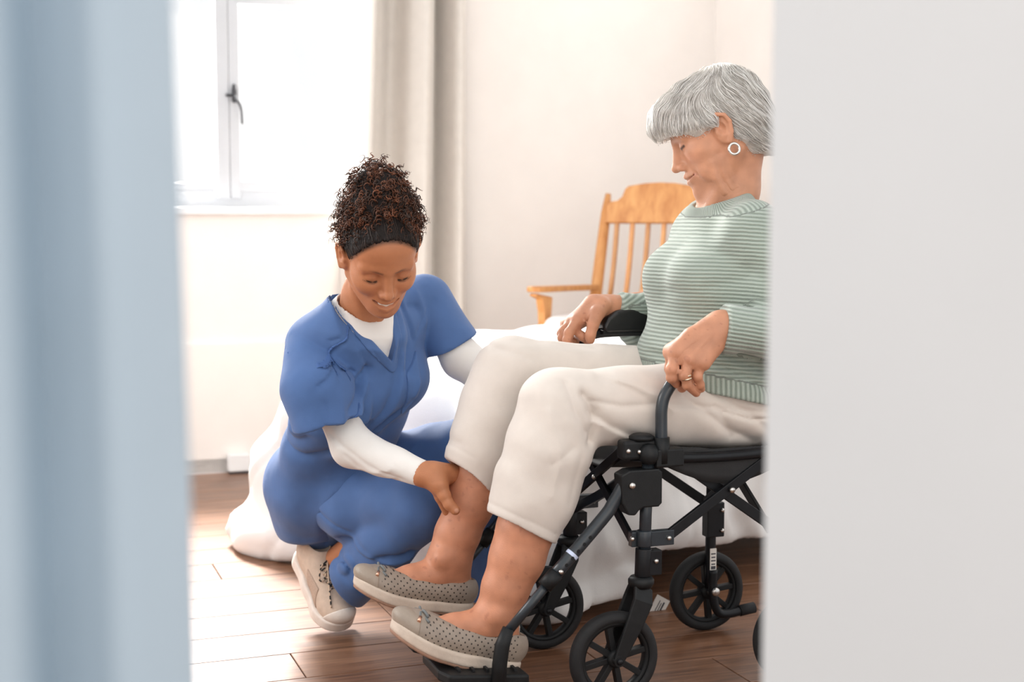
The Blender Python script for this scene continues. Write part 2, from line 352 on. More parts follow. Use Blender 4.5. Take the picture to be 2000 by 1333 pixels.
crest = [(0.01, 1.035), (0.46, 1.035), (0.462, 1.11), (0.44, 1.125), (0.415, 1.128), (0.395, 1.145), (0.385, 1.178), (0.372, 1.19), (0.30, 1.201), (0.235, 1.204), (0.17, 1.201), (0.098, 1.19), (0.085, 1.178), (0.075, 1.145), (0.055, 1.128), (0.03, 1.125), (0.008, 1.11)]
MB().prism([(x, (z - 1.035)) for x, z in crest], K(bk(1.035) + 0.01, 0, 1.035), CS, unit(UP + CF * lean / 0.6), unit(CF - UP * lean / 0.6), -0.013, 0.013).build('crest_rail', 'honey_wood', rc_, bevel=0.004)
MB().bar(K(bk(0.52), 0, 0.53), K(bk(0.52), CSW, 0.53), 0.025, 0.07).build('lower_rail', 'honey_wood', rc_, bevel=0.004)
for i in range(6):
    s = 0.0 + CSW * (i + 0.85) / 6.7
    m_ = MB(); zz = np.linspace(0.55, 1.045, 9)
    pts = [K(bk(z) + 0.012 * math.sin((z - 0.55) / 0.49 * math.pi) * -1.5 + 0.006, s, z) for z in zz]
    for a, b in zip(pts[:-1], pts[1:]): m_.bar(a, b + (b - a) * 0.04, 0.017, 0.013, CF)
    m_.build('back_slat', 'honey_wood', rc_)
MB().box(K(0.22, CSW / 2, 0.44), (0.24, CSW / 2 + 0.02, 0.018), (CF, CS, UP)).build('seat', 'honey_wood', rc_, bevel=0.006)
MB().bar(K(0.42, 0, 0.2), K(0.42, CSW, 0.2), 0.02, 0.02).build('stretcher', 'honey_wood', rc_)
# ------------------------------------------------------------------ wheelchair (a forward, b towards the camera, z up)
WO = np.array([0.219, 3.286, 0.0]); WF = -WU; WN = -WV
def C(a, b, z): return WO + a * WF + b * WN + z * UP
def CQ(px, py, b):
    c = np.array([0, 0, CAMH]); d = P(px, py, 1.0) - c
    t = (b - (c - WO) @ WN) / (d @ WN); p = c + t * d
    return C((p - WO) @ WF, b, p[2])
def A(px, py, b):
    p = CQ(px, py, b); return ((p - WO) @ WF, p[2])
AX = (WF, WN, UP)
wc = thing('wheelchair', 'black folding transport wheelchair carrying the seated woman', 'wheelchair', C(-0.2, 0, 0))
TB, WBASE = 0.211, 0.453
def bolt(p, n, parent, r=0.0055, m='steel'):
    p = np.asarray(p, float)
    MB().lathe([(0.0005, 0.006), (r * 0.55, 0.0055), (r, 0.003), (r, -0.002), (0.0005, -0.002)], p, n, 12, True, False).build('bolt', m, parent)
def wheel(hub, axis, r, w, nspk, tilt=0.0):
    h = w / 2
    rim = MB().lathe([(r * 0.80, -h * 0.75), (r * 0.80, h * 0.75), (r * 0.70, h * 0.65), (r * 0.68, 0), (r * 0.70, -h * 0.65)], hub, axis, 48).build('wheel', 'black_plastic', wc)
    MB().lathe([(r * 0.78, -h * 0.9), (r * 0.88, -h), (r * 0.97, -h * 0.72), (r, -h * 0.3), (r, h * 0.3), (r * 0.97, h * 0.72), (r * 0.88, h), (r * 0.78, h * 0.9)], hub, axis, 56).build('tyre', 'black_rubber', rim)
    MB().lathe([(0.0005, -h * 1.05), (r * 0.13, -h * 1.05), (r * 0.19, -h * 0.8), (r * 0.19, h * 0.8), (r * 0.13, h * 1.05), (0.0005, h * 1.05)], hub, axis, 24, True, False).build('hub', 'black_plastic', rim)
    d, sx, sy = frame(axis)
    for k in range(nspk):
        an = 2 * math.pi * k / nspk + tilt; e = math.cos(an) * sx + math.sin(an) * sy
        MB().bar(hub + e * r * 0.12, hub + e * r * 0.74, w * 0.55, r * 0.13, np.cross(e, d)).build('spoke', 'black_plastic', rim, bevel=0.0015)
    return rim
WR = 0.104
def fork(side):
    b = TB * side; top = C(0.006, b, 0.262); hub = C(0.071, b, WR + 0.001); ax = WN
    fk = MB().lathe([(0.0005, 0.02), (0.024, 0.02), (0.029, 0.013), (0.029, 0.005), (0.024, -0.004), (0.0005, -0.004)], top, UP, 24, True, False).build('caster_fork', 'black_plastic', wc)
    for s in (-1, 1):
        pts = [top - UP * 0.0 + WN * s * 0.012, top - UP * 0.03 + WN * s * 0.024 + WF * 0.006, top - UP * 0.075 + WN * s * 0.0265 + WF * 0.026, hub + WN * s * 0.0265]
        m_ = MB(); wd = [0.046, 0.048, 0.042, 0.026]; vs = []
        fw = unit(hub - top); cr = unit(np.cross(WN, fw))
        for p, w_ in zip(pts, wd):
            for sx, sy in ((-1, -1), (1, -1), (1, 1), (-1, 1)): vs.append(p + cr * sx * w_ / 2 + WN * sy * 0.005)
        fs = [(i * 4 + k, i * 4 + (k + 1) % 4, (i + 1) * 4 + (k + 1) % 4, (i + 1) * 4 + k) for i in range(3) for k in range(4)] + [(3, 2, 1, 0), (12, 13, 14, 15)]
        m_.add(vs, fs); m_.build('fork_blade', 'black_plastic', fk, bevel=0.003)
    MB().tube([hub - WN * 0.034, hub + WN * 0.034], 0.012, 16).build('axle', 'black_plastic', fk)
    bolt(hub + WN * 0.034, WN, fk, 0.007, 'black_metal')
    wheel(hub, ax, WR, 0.036, 8, 0.2)
    MB().tube([top + UP * 0.018, top + UP * 0.03], 0.013, 14).build('stem', 'steel', wc)
fork(1); fork(-1)
ra = -WBASE + 0.071
for side in (1, -1):
    hub = C(ra, TB * side * 1.02, WR + 0.001)
    wheel(hub, WN, WR, 0.034, 8, 0.1)
    MB().tube([hub - WN * side * 0.05, hub + WN * side * 0.02], 0.007, 12).build('axle', 'steel', wc)
# uprights
for side in (1, -1):
    b = TB * side
    MB().tube([C(0.0, b, 0.288), C(-0.004, b, 0.42), C(-0.01, b, 0.555)], 0.0135, 18).build('front_upright', 'charcoal_metal', wc)
    s_ = MB().tube([C(0.002, b, 0.282), C(0.0, b, 0.345)], 0.0185, 18).box(C(-0.018, b, 0.313), (0.020, 0.015, 0.028), AX).build('stem_socket', 'black_metal', wc, bevel=0.002)
    bolt(C(-0.022, b + 0.017 * 1, 0.318), WN, s_)
    cl = MB().tube([C(0.0, b, 0.350), C(0.0, b, 0.385)], 0.0175, 18).box(C(-0.034, b, 0.366), (0.036, 0.010, 0.017), AX).box(C(0.016, b - 0.012, 0.365), (0.012, 0.010, 0.017), AX).build('lower_clamp', 'charcoal_metal', wc, bevel=0.002)
    bolt(C(-0.056, b + 0.011, 0.366), WN, cl); bolt(C(0.028, b + 0.0, 0.368), WN, cl)
    # plastic hinge block that carries the legrest
    poly = [(0.066, 0.515), (0.045, 0.525), (-0.025, 0.525), (-0.034, 0.517), (-0.034, 0.448), (-0.026, 0.440), (0.012, 0.440), (0.022, 0.434), (0.030, 0.424), (0.048, 0.426), (0.062, 0.452)]
    hb = MB().prism(poly, WO, WF, UP, WN, b - 0.02, b + 0.022).build('hinge_block', 'black_plastic', wc, bevel=0.004)
    bolt(C(0.040, b + 0.024, 0.492), WN, hb, 0.0075)
    # joint at seat corner
    jt = MB().box(C(0.0, b - 0.01, 0.566), (0.055, 0.02, 0.022), AX).build('seat_joint', 'black_plastic', wc, bevel=0.008, seg=3)
    MB().lathe([(0.0005, 0.024), (0.014, 0.021), (0.021, 0.011), (0.023, 0.0), (0.021, -0.011), (0.014, -0.021), (0.0005, -0.024)], C(-0.004, b + 0.012, 0.557), UP, 20, True, False).build('ball_cap', 'black_plastic', jt)
    MB().lathe([(0.0005, 0.008), (0.02, 0.008), (0.028, 0.003), (0.028, -0.004), (0.0005, -0.004)], C(0.004, b - 0.008, 0.591), UP, 24, True, False).build('corner_cap', 'black_plastic', jt)
    bolt(C(0.044, b + 0.011, 0.566), WN, jt); bolt(C(0.018, b + 0.011, 0.563), WN, jt)
    # rear upright, push cane and tipping lever
    cn = MB().tube(arc([C(ra + 0.005, b * 0.88, 0.12), C(ra + 0.004, b * 0.88, 0.4), C(ra, b * 0.88, 0.7), C(ra - 0.02, b * 0.88, 0.93), C(ra - 0.06, b * 0.88, 0.965), C(ra - 0.15, b * 0.88, 0.965)]), 0.0135, 16).build('back_cane', 'black_metal', wc)
    MB().tube([C(ra - 0.07, b * 0.88, 0.965), C(ra - 0.16, b * 0.88, 0.965)], 0.017, 14).build('push_grip', 'black_rubber', cn)
    tl = MB().tube(arc([C(ra + 0.003, b * 0.88 + 0.012, 0.17), C(ra + 0.002, b * 0.88 + 0.012, 0.10), C(ra - 0.012, b * 0.88 + 0.012, 0.06), C(ra - 0.04, b * 0.88 + 0.012, 0.05), C(ra - 0.105, b * 0.88 + 0.012, 0.058)]), 0.0115, 14).build('tipping_lever', 'black_metal', wc)
    MB().tube([C(ra - 0.075, b * 0.88 + 0.012, 0.0545), C(ra - 0.118, b * 0.88 + 0.012, 0.0595)], 0.0145, 14).build('lever_tip', 'black_rubber', tl)
    rb = MB().box(C(ra - 0.002, b * 0.88, 0.30), (0.024, 0.017, 0.045), AX).build('rear_bracket', 'black_metal', wc, bevel=0.003)
    bolt(C(ra - 0.018, b * 0.88 + 0.018, 0.325), WN, rb); bolt(C(ra - 0.018, b * 0.88 + 0.018, 0.272), WN, rb)
    bolt(C(ra + 0.002, b * 0.88 + 0.026, 0.115), WN, tl, 0.011)
# sticker on the far rear upright
st = MB().box(C(ra + 0.004, -TB * 0.88 + 0.0137, 0.196), (0.009, 0.0006, 0.03), AX).build('sticker', 'tag_paper', wc)
for k in range(5): MB().box(C(ra + 0.004, -TB * 0.88 + 0.0145, 0.176 + 0.009 * k), (0.0065 - 0.001 * (k % 2), 0.0003, 0.0016 if k else 0.004), AX).build('print_line', 'print_ink', st)
# folding links: front cross, side crosses, rear cross
def link(name, p, q, w=0.022, t=0.010, up=UP):
    o = MB().bar(p, q, t, w, up).build(name, 'black_metal', wc, bevel=0.0015); return o
n1 = link('front_link', C(0.035, TB - 0.02, 0.57), C(0.035, -TB + 0.02, 0.365), up=UP)
n2 = link('front_link', C(0.022, -TB + 0.01, 0.59), C(0.022, TB - 0.02, 0.365), up=UP)
link('front_link', C(0.010, TB - 0.03, 0.50), C(0.010, -TB + 0.02, 0.350), up=UP)
bolt(C(0.042, 0.03, 0.475), WF, n1); bolt(C(0.042, -TB + 0.04, 0.383), WF, n1)
MB().box(C(0.03, -TB + 0.015, 0.36), (0.016, 0.035, 0.012), AX).build('lower_clamp', 'black_metal', wc, bevel=0.002)
for side in (1, -1):
    b = TB * side
    s1 = link('side_link', C(-0.035, b - 0.018, 0.572), C(ra + 0.01, b * 0.9 - 0.012, 0.34), 0.024)
    s2 = link('side_link', C(-0.055, b + 0.004, 0.368), C(ra + 0.01, b * 0.9 + 0.006, 0.56), 0.024)
    bolt(C(-0.215, b + 0.006, 0.462), WN, s2, 0.007)
link('rear_link', C(ra + 0.03, TB * 0.8, 0.56), C(ra + 0.03, -TB * 0.8, 0.35)); link('rear_link', C(ra + 0.04, -TB * 0.8, 0.56), C(ra + 0.04, TB * 0.8, 0.35))
# seat sling with sag, back canvas
def sheet(name, f, nu, nv, material, parent, th):
    vs = [f(i / nu, j / nv) for i in range(nu + 1) for j in range(nv + 1)]
    fs = [(i * (nv + 1) + j, i * (nv + 1) + j + 1, (i + 1) * (nv + 1) + j + 1, (i + 1) * (nv + 1) + j) for i in range(nu) for j in range(nv)]
    o = MB().add(vs, fs, True).build(name, material, parent); md = o.modifiers.new('thick', 'SOLIDIFY'); md.thickness = th; md.offset = 0; return o
seat_z = lambda a, b: 0.556 - 0.055 * (1 - (b / 0.2) ** 2) - 0.012 * math.sin(min(1, max(0, (a + 0.40) / 0.42)) * math.pi)
sheet('seat_sling', lambda i, j: C(-0.40 + 0.43 * i, -0.205 + 0.41 * j, seat_z(-0.40 + 0.43 * i, -0.205 + 0.41 * j)), 14, 12, 'black_nylon', wc, 0.008)
for side in (1, -1):
    MB().tube(arc([C(0.03, TB * side * 0.97, 0.552), C(-0.1, TB * side * 0.97, 0.54), C(-0.25, TB * side * 0.97, 0.538), C(-0.40, TB * side * 0.97, 0.548)]), 0.012, 12).build('seat_rail', 'black_metal', wc)
    sheet('seat_flap', lambda i, j: C(-0.38 + 0.33 * i, TB * side * 0.95, 0.555 - (0.03 + 0.05 * math.sin(i * math.pi)) * j), 12, 4, 'black_nylon', wc, 0.004)
sheet('back_canvas', lambda i, j: C(ra - 0.03 - 0.05 * math.sin(j * math.pi) - 0.02 * i, -0.18 + 0.36 * j, 0.56 + 0.34 * i), 8, 10, 'black_nylon', wc, 0.006)
# near armrest tube with its socket; far armrest with padded top
near_arm = [C(-0.037, TB + 0.008, 0.555), C(-0.036, TB + 0.008, 0.62), C(-0.0365, TB + 0.008, 0.655), C(-0.043, TB + 0.008, 0.682), C(-0.062, TB + 0.008, 0.712), C(-0.085, TB + 0.008, 0.742), C(-0.108, TB + 0.008, 0.766)]
at_ = MB().tube(arc(near_arm, 6), 0.0135, 20).build('armrest_tube', 'charcoal_metal', wc)
so = MB().tube([C(-0.037, TB + 0.008, 0.535), C(-0.037, TB + 0.008, 0.592)], 0.0178, 20).build('armrest_socket', 'black_plastic', wc)
MB().box(C(-0.052, TB + 0.004, 0.547), (0.034, 0.020, 0.020), AX).build('socket_clamp', 'black_plastic', so, bevel=0.004)
fb = -TB - 0.008
far_arm = [C(-0.037, fb, 0.555), C(-0.036, fb, 0.70), C(-0.033, fb, 0.745), C(-0.045, fb, 0.772), C(-0.08, fb, 0.785), C(-0.2, fb, 0.787), C(-0.34, fb, 0.787), C(ra + 0.03, fb, 0.76), C(ra + 0.02, fb, 0.62)]
MB().tube(arc(far_arm, 6), 0.0125, 16).build('armrest_tube', 'black_metal', wc)
padv = [(-0.082, 0.787), (-0.072, 0.802), (-0.085, 0.826), (-0.11, 0.842), (-0.15, 0.848), (-0.34, 0.845), (-0.36, 0.83), (-0.36, 0.79)]
pd = MB().prism(padv, WO, WF, UP, WN, fb - 0.038, fb + 0.036).build('armrest_pad', 'black_vinyl', wc, bevel=0.012, seg=4)
MB().box(C(-0.215, fb, 0.789), (0.14, 0.03, 0.006), AX).build('pad_plate', 'black_plastic', pd, bevel=0.002)
# legrests
def legrest(side, dz, da):
    b = TB * side
    q = lambda a, z, bb=b: C(a + da, bb, z + dz)
    up_ = MB().tube(arc([q(0.032, 0.508, b + 0.004 * side), q(0.052, 0.488, b + 0.004 * side), q(0.075, 0.45), q(0.10, 0.418), q(0.215, 0.300)], 6), 0.0145, 20).build('legrest_tube', 'charcoal_metal', wc)
    for t in (0.30, 0.42, 0.54, 0.66, 0.78): 
        p = q(0.10 + (0.215 - 0.10) * t, 0.418 + (0.300 - 0.418) * t); MB().tube([p + WN * 0.0100, p + WN * 0.0150], 0.0042, 10).build('peg_hole', 'black_metal', up_)
    p0 = q(0.10 + 0.115 * 0.62, 0.418 - 0.118 * 0.62); dd = unit(q(0.215, 0.300) - q(0.10, 0.418))
    MB().tube([p0 - dd * 0.004, p0 + dd * 0.004], 0.0149, 20, False).build('decal_band', 'rib_sticker', up_)
    bolt(q(0.203, 0.313, b + 0.0145), WN, up_, 0.0055)
    MB().tube([q(0.208, 0.307), q(0.236, 0.279)], 0.0172, 18).build('tube_collar', 'black_plastic', wc)
    MB().tube([q(0.20, 0.315), q(0.325, 0.183, b - 0.0)], 0.0105, 16).build('extension_tube', 'charcoal_metal', wc)
    sl = [q(0.318, 0.196, b), q(0.332, 0.160, b), q(0.338, 0.12, b), q(0.342, 0.058, b)]
    MB().tube(sl, [0.013, 0.0165, 0.0165, 0.0165], 14).build('footplate_sleeve', 'black_plastic', wc)
    poly = [(0.268, 0), (0.268, -0.03), (0.275, -0.165), (0.29, -0.18), (0.44, -0.19), (0.462, -0.165), (0.465, -0.04), (0.45, 0.0)]
    ex = unit(WF + 0.0 * UP); en = unit(UP)
    pt = MB().prism([(x, y * side) for x, y in poly], q(0, 0.064, b - 0.005 * side), unit(WF + 0.10 * UP), WN, UP, -0.028, -0.004).build('footplate', 'black_plastic', wc, bevel=0.006, seg=3)
    for k in range(5): MB().bar(q(0.29 + 0.032 * k, 0.092 + 0.0032 * k, b - 0.03 * side), q(0.29 + 0.032 * k, 0.092 + 0.0032 * k, b - 0.16 * side), 0.006, 0.005).build('grip_rib', 'black_rubber', pt)
legrest(1, 0.0, 0.0); legrest(-1, 0.0, 0.0)
# ------------------------------------------------------------------ implicit surfaces
def V3(*a): return np.array(a, np.float64)
def smin(a, b, k):
    if k <= 0: return np.minimum(a, b)
    h = np.maximum(k - np.abs(a - b), 0) / k; return np.minimum(a, b) - h * h * k * 0.25
def smax(a, b, k): return -smin(-a, -b, k)
class Fld:
    """smooth union / subtraction of primitives; each culled to its own box"""
    def __init__(s): s.pr = []
    def _add(s, f, lo, hi, k, op): s.pr.append((f, np.asarray(lo), np.asarray(hi), k, op)); return s
    def rc(s, a, b, r1, r2=None, k=0.02, op='+'):
        a = np.asarray(a, float); b = np.asarray(b, float); r2 = r1 if r2 is None else r2; ba = b - a; L2 = max(ba @ ba, 1e-12)
        def f(p):
            pa = p - a; t = np.clip(pa @ ba / L2, 0, 1); q = pa - t[:, None] * ba
            return np.sqrt((q * q).sum(1)) - (r1 + (r2 - r1) * t)
        r = max(r1, r2); return s._add(f, np.minimum(a, b) - r, np.maximum(a, b) + r, k, op)
    def chain(s, pts, rs, k=0.02, op='+'):
        pts = [np.asarray(p, float) for p in pts]; rs = rs if hasattr(rs, '__len__') else [rs] * len(pts); segs = []
        def f(p):
            d = np.full(len(p), 9.0)
            for i in range(len(pts) - 1):
                a, ba = pts[i], pts[i + 1] - pts[i]; pa = p - a; t = np.clip(pa @ ba / max(ba @ ba, 1e-12), 0, 1); q = pa - t[:, None] * ba
                d = smin(d, np.sqrt((q * q).sum(1)) - (rs[i] + (rs[i + 1] - rs[i]) * t), min(rs) * 0.5)
            return d
        A_ = np.array(pts); r = max(rs); return s._add(f, A_.min(0) - r, A_.max(0) + r, k, op)
    def el(s, c, r, fr=None, k=0.02, op='+'):
        c = np.asarray(c, float); r = np.asarray(r, float) * np.ones(3); M = np.eye(3) if fr is None else np.array(fr)   # rows = axes
        def f(p):
            q = (p - c) @ M.T; k0 = np.sqrt(((q / r) ** 2).sum(1)); k1 = np.sqrt(((q / (r * r)) ** 2).sum(1)) + 1e-9
            return np.where(k0 < 1e-3, -r.min(), k0 * (k0 - 1) / k1)
        e = np.sqrt(((M * r[:, None]) ** 2).sum(0)); return s._add(f, c - e, c + e, k, op)
    def ec(s, a, b, w1, h1, w2, h2, side, k=0.02, op='+'):
        """cone with elliptic section: w along 'side', h across"""
        a = np.asarray(a, float); b = np.asarray(b, float); d = unit(b - a); sd = unit(side - d * (side @ d)); hd = np.cross(d, sd); L = np.linalg.norm(b - a)
        def f(p):
            pa = p - a; x = pa @ d; t = np.clip(x / L, 0, 1); w = w1 + (w2 - w1) * t; h = h1 + (h2 - h1) * t; m = np.minimum(w, h)
            e = np.stack([(pa @ sd) / w, (pa @ hd) / h, (x - t * L) / m], 1); k0 = np.sqrt((e * e).sum(1)); g = np.stack([e[:, 0] / w, e[:, 1] / h, e[:, 2] / m], 1); k1 = np.sqrt((g * g).sum(1)) + 1e-9
            return np.where(k0 < 1e-3, -m, k0 * (k0 - 1) / k1)
        r = max(w1, h1, w2, h2); return s._add(f, np.minimum(a, b) - r, np.maximum(a, b) + r, k, op)
    def bx(s, c, h, fr=None, rd=0.005, k=0.01, op='+'):
        c = np.asarray(c, float); h = np.asarray(h, float); M = np.eye(3) if fr is None else np.array(fr)
        def f(p):
            q = np.abs((p - c) @ M.T) - (h - rd); return np.sqrt((np.maximum(q, 0) ** 2).sum(1)) + np.minimum(q.max(1), 0) - rd
        e = np.abs(M * h[:, None]).sum(0); return s._add(f, c - e, c + e, k, op)
    def fn(s, f, lo, hi, k=0.0, op='+'): return s._add(f, lo, hi, k, op)
    def bounds(s):
        lo = np.min([q[1] for q in s.pr if q[4] == '+'], 0); hi = np.max([q[2] for q in s.pr if q[4] == '+'], 0); return lo, hi
    def __call__(s, p, band=0.07):
        d = np.full(len(p), 0.25)
        for f, lo, hi, k, op in s.pr:
            m = np.all((p > lo - band - k) & (p < hi + band + k), 1)
            ix = np.nonzero(m)[0]
            if not len(ix): continue
            v = f(p[ix])
            if op == '+': d[ix] = smin(d[ix], v, k)
            elif op == '-': d[ix] = smax(d[ix], -v, k)
            elif op == '&': d[ix] = smax(d[ix], v, k)
        return d
def seg2(p2, pl):
    """distance of 2-D points to a polyline"""
    d = np.full(len(p2), 9.0)
    for a, b in zip(pl[:-1], pl[1:]):
        a = np.asarray(a, float); b = np.asarray(b, float); ba = b - a; pa = p2 - a; t = np.clip(pa @ ba / max(ba @ ba, 1e-12), 0, 1)
        d = np.minimum(d, np.sqrt(((pa - t[:, None] * ba) ** 2).sum(1)))
    return d
def poly2(p2, pl):
    """signed distance to a closed polygon"""
    pl = [np.asarray(q, float) for q in pl]; d = seg2(p2, pl + [pl[0]]); ins = np.zeros(len(p2), bool)
    for i in range(len(pl)):
        a, b = pl[i], pl[(i + 1) % len(pl)]
        c = (a[1] > p2[:, 1]) != (b[1] > p2[:, 1])
        xx = (b[0] - a[0]) * (p2[:, 1] - a[1]) / (b[1] - a[1] if abs(b[1] - a[1]) > 1e-12 else 1e-12) + a[0]; ins ^= c & (p2[:, 0] < xx)
    return np.where(ins, -d, d)
_NW = []
for _i in range(48): _NW.append((RNG.normal(size=3), RNG.uniform(0, 6.28)))
def wnoise(p, s, n=10, o=0):
    d = np.zeros(len(p))
    for i in range(n):
        w, ph = _NW[(i + o) % 48]; d += np.sin(p @ (w * s) + ph)
    return d / math.sqrt(n)
def polygonize(f, lo, hi, h):
    """surface nets on a sparsely filled grid"""
    S = 4; lo = np.asarray(lo, float) - 2 * h; n = np.ceil((np.asarray(hi) + 2 * h - lo) / (h * S)).astype(int) + 1
    ax = [lo[i] + (np.arange(n[i]) * S + 1.5) * h for i in range(3)]
    g = np.stack(np.meshgrid(*ax, indexing='ij'), -1).reshape(-1, 3); dc = f(g, band=max(0.07, 12 * h))
    act = np.nonzero(np.abs(dc) < 6.0 * h)[0]
    D = np.repeat(np.repeat(np.repeat(np.where(dc < 0, -4 * h, 4 * h).reshape(n).astype(np.float32), S, 0), S, 1), S, 2)
    ci = np.stack(np.unravel_index(act, n), 1) * S
    o = np.stack(np.meshgrid(*[np.arange(S)] * 3, indexing='ij'), -1).reshape(-1, 3)
    ii = (ci[:, None, :] + o[None]).reshape(-1, 3)
    for q in range(0, len(ii), 400000):
        b = ii[q:q + 400000]; D[b[:, 0], b[:, 1], b[:, 2]] = f(lo + b * h)
    s = D < 0; sh = tuple(m - 1 for m in D.shape)
    cnt = np.zeros(sh, np.uint8); sl = lambda a, m: slice(a, m + a)
    for a in (0, 1):
        for b in (0, 1):
            for c in (0, 1): cnt += s[sl(a, sh[0]), sl(b, sh[1]), sl(c, sh[2])]
    cells = np.argwhere((cnt > 0) & (cnt < 8)); ids = np.full(sh, -1, np.int32); ids[cells[:, 0], cells[:, 1], cells[:, 2]] = np.arange(len(cells))
    acc = np.zeros((len(cells), 3)); num = np.zeros(len(cells)); cv = {}
    for a in (0, 1):
        for b in (0, 1):
            for c in (0, 1): cv[(a, b, c)] = D[cells[:, 0] + a, cells[:, 1] + b, cells[:, 2] + c].astype(np.float64)
    for ax_ in range(3):
        for a in (0, 1):
            for b in (0, 1):
                k0 = [a, b]; k0.insert(ax_, 0); k1 = [a, b]; k1.insert(ax_, 1); v0 = cv[tuple(k0)]; v1 = cv[tuple(k1)]
                m = (v0 < 0) != (v1 < 0); t = np.where(m, v0 / np.where(m, v0 - v1, 1), 0)
                pt = np.array(k0, float)[None] + np.zeros((len(cells), 3)); pt[:, ax_] = t
                acc[m] += pt[m]; num += m
    verts = lo + (cells + acc / num[:, None]) * h
    quads = []
    for ax_ in range(3):
        u, w = [(1, 2), (2, 0), (0, 1)][ax_]
        r = [slice(1, None) if q != ax_ else slice(None) for q in range(3)]
        s0 = [slice(1, sh[q]) for q in range(3)]; s0[ax_] = slice(0, sh[ax_]); s1 = list(s0); s1[ax_] = slice(1, sh[ax_] + 1)
        a0 = s[tuple(s0)]; a1 = s[tuple(s1)]; e = np.argwhere(a0 != a1)
        if not len(e): continue
        fl_ = a0[e[:, 0], e[:, 1], e[:, 2]]
        base = e.copy(); base[:, u] += 1; base[:, w] += 1
        def at(du, dw):
            q = base.copy(); q[:, u] += du; q[:, w] += dw; return ids[q[:, 0], q[:, 1], q[:, 2]]
        Q = np.stack([at(-1, -1), at(0, -1), at(0, 0), at(-1, 0)], 1); Q[~fl_] = Q[~fl_][:, ::-1]
        quads.append(Q[(Q >= 0).all(1)])
    return verts, (np.concatenate(quads) if quads else np.zeros((0, 4), int))
def sdf_obj(name, f, material, parent=None, base=None, h=0.004, box=None, paint=None, boxes=None):
    """polygonize one field (optionally in several boxes of different cell size) into one mesh object"""
    if boxes is None: boxes = [(*(box if box is not None else f.bounds()), h)]
    vs, qs, o = [], [], 0
    for lo, hi, hh in boxes:
        v, q = polygonize(f, lo, hi, hh); vs.append(v); qs.append(q + o); o += len(v)
    v = np.concatenate(vs); q = np.concatenate(qs)
    off = np.array(root_of(parent).location) if parent is not None else (np.zeros(3) if base is None else np.asarray(base, float))
    me = np_mesh(name, v - off, q)
    if paint is not None:
        c = np.ones((len(v), 4), np.float32); c[:, :3] = paint(v); at = me.color_attributes.new('Col', 'FLOAT_COLOR', 'POINT'); at.data.foreach_set('color', c.ravel())
    return link_mesh(name, me, material, parent, base)
def F_(f): 
    """wrap a plain function so that it takes a band argument"""
    return lambda p, band=0.07: f(p)

# duvet draped over the bed
def duvet_f(p, band=0.07):
    q = p - BC; x = q @ BU; y = q @ BV; z = q[:, 2]
    # flare the skirts outwards near the floor
    fl_ = np.clip(0.64 - z, 0, 1) * (1 + 1.9 * np.exp(-(x / 0.55) ** 2) * np.clip((y - 0.35) / 0.6, 0, 1.2)) * np.where((y > BW / 2) & (x > 0.5), np.clip(1 - (x - 0.5) / 0.4, 0, 1), 1); cx, cy = BL / 2 + 0.05, BW / 2
    w = 0.035 * wnoise(np.stack([x, y, z * 0.35], 1), 7.0, 8) * np.clip((0.66 - z) / 0.35, 0, 1)
    hx, hy = BL / 2 + 0.06 + 0.10 * fl_ + w, BW / 2 + 0.02 + 0.10 * fl_ + w
    puff = 0.022 * np.abs(np.sin(x * 7.5)) * np.abs(np.sin(y * 7.5)) + 0.013 * wnoise(p, 14.0, 8, 5)
    rd = 0.09 + 0.08 * np.exp(-(x / 0.5) ** 2)
    top = 0.655 + 0.02 * wnoise(np.stack([x, y, 0 * x], 1), 4, 6, 9)
    hem = 0.125 + 0.02 * np.sin(x * 6) - 0.108 / (1 + np.exp(np.clip((x - 0.33 - 0.2 * y) / 0.022, -30, 30))) * np.exp(-(np.minimum(y, 0.6) / 0.45) ** 2) - 0.10 * np.exp(-((x + 0.1) / 0.35) ** 2 - ((y - BW) / 0.4) ** 2)
    hem = np.where((y > 0.1) & (x < 0.4), np.minimum(hem, 0.06), hem)
    def rbox(hx, hy, top, rd):
        a = np.abs(x - cx) - (hx - rd); b = np.abs(y - cy) - (hy - rd); c = z - (top - rd)
        m = np.stack([a, b, c], 1); return np.sqrt((np.maximum(m, 0) ** 2).sum(1)) + np.minimum(m.max(1), 0) - rd
    d = rbox(hx, hy, top, rd) - puff
    fine = 0.008 * np.sin((x + y * 0.6 + 0.3 * z) * 34 + 2 * wnoise(p, 9, 5, 2)) * (z < 0.6) + 0.012 * np.exp(-(np.minimum(np.abs(((x + 0.06) % 0.36) - 0.18), np.abs(((y + z * 0.9 + 0.1) % 0.34) - 0.17)) / 0.012) ** 2)
    d = d + fine
    inner = rbox(hx - 0.075, hy - 0.075, top - 0.06, rd * 0.6)
    d = smax(d, -inner, 0.03)
    return smax(d, hem - z, 0.045)
lo = np.array([min(B(a, b, 0)[i] for a in (-0.45, BL + 0.5) for b in (-0.25, BW + 0.55)) for i in range(2)] + [0.0])
hi = np.array([max(B(a, b, 0)[i] for a in (-0.45, BL + 0.5) for b in (-0.25, BW + 0.55)) for i in range(2)] + [0.78])
dv = tag(sdf_obj('duvet', duvet_f, 'duvet_cotton', base=B(BL / 2, BW / 2, 0.1), h=0.014, box=(lo, hi)), 'puffy white duvet draped over the bed to the floor', 'duvet')
tg = P(1287, 1186, 3.80); tg_e = unit(WF * -0.6 + UP * -0.35); tg_u = unit(np.cross(WN, tg_e))
tgo = MB().box(tg, (0.022, 0.028, 0.0008), (tg_e, tg_u, WN)).build('care_label', 'tag_paper', dv); tag(tgo, 'small cream fabric care label with faint print')
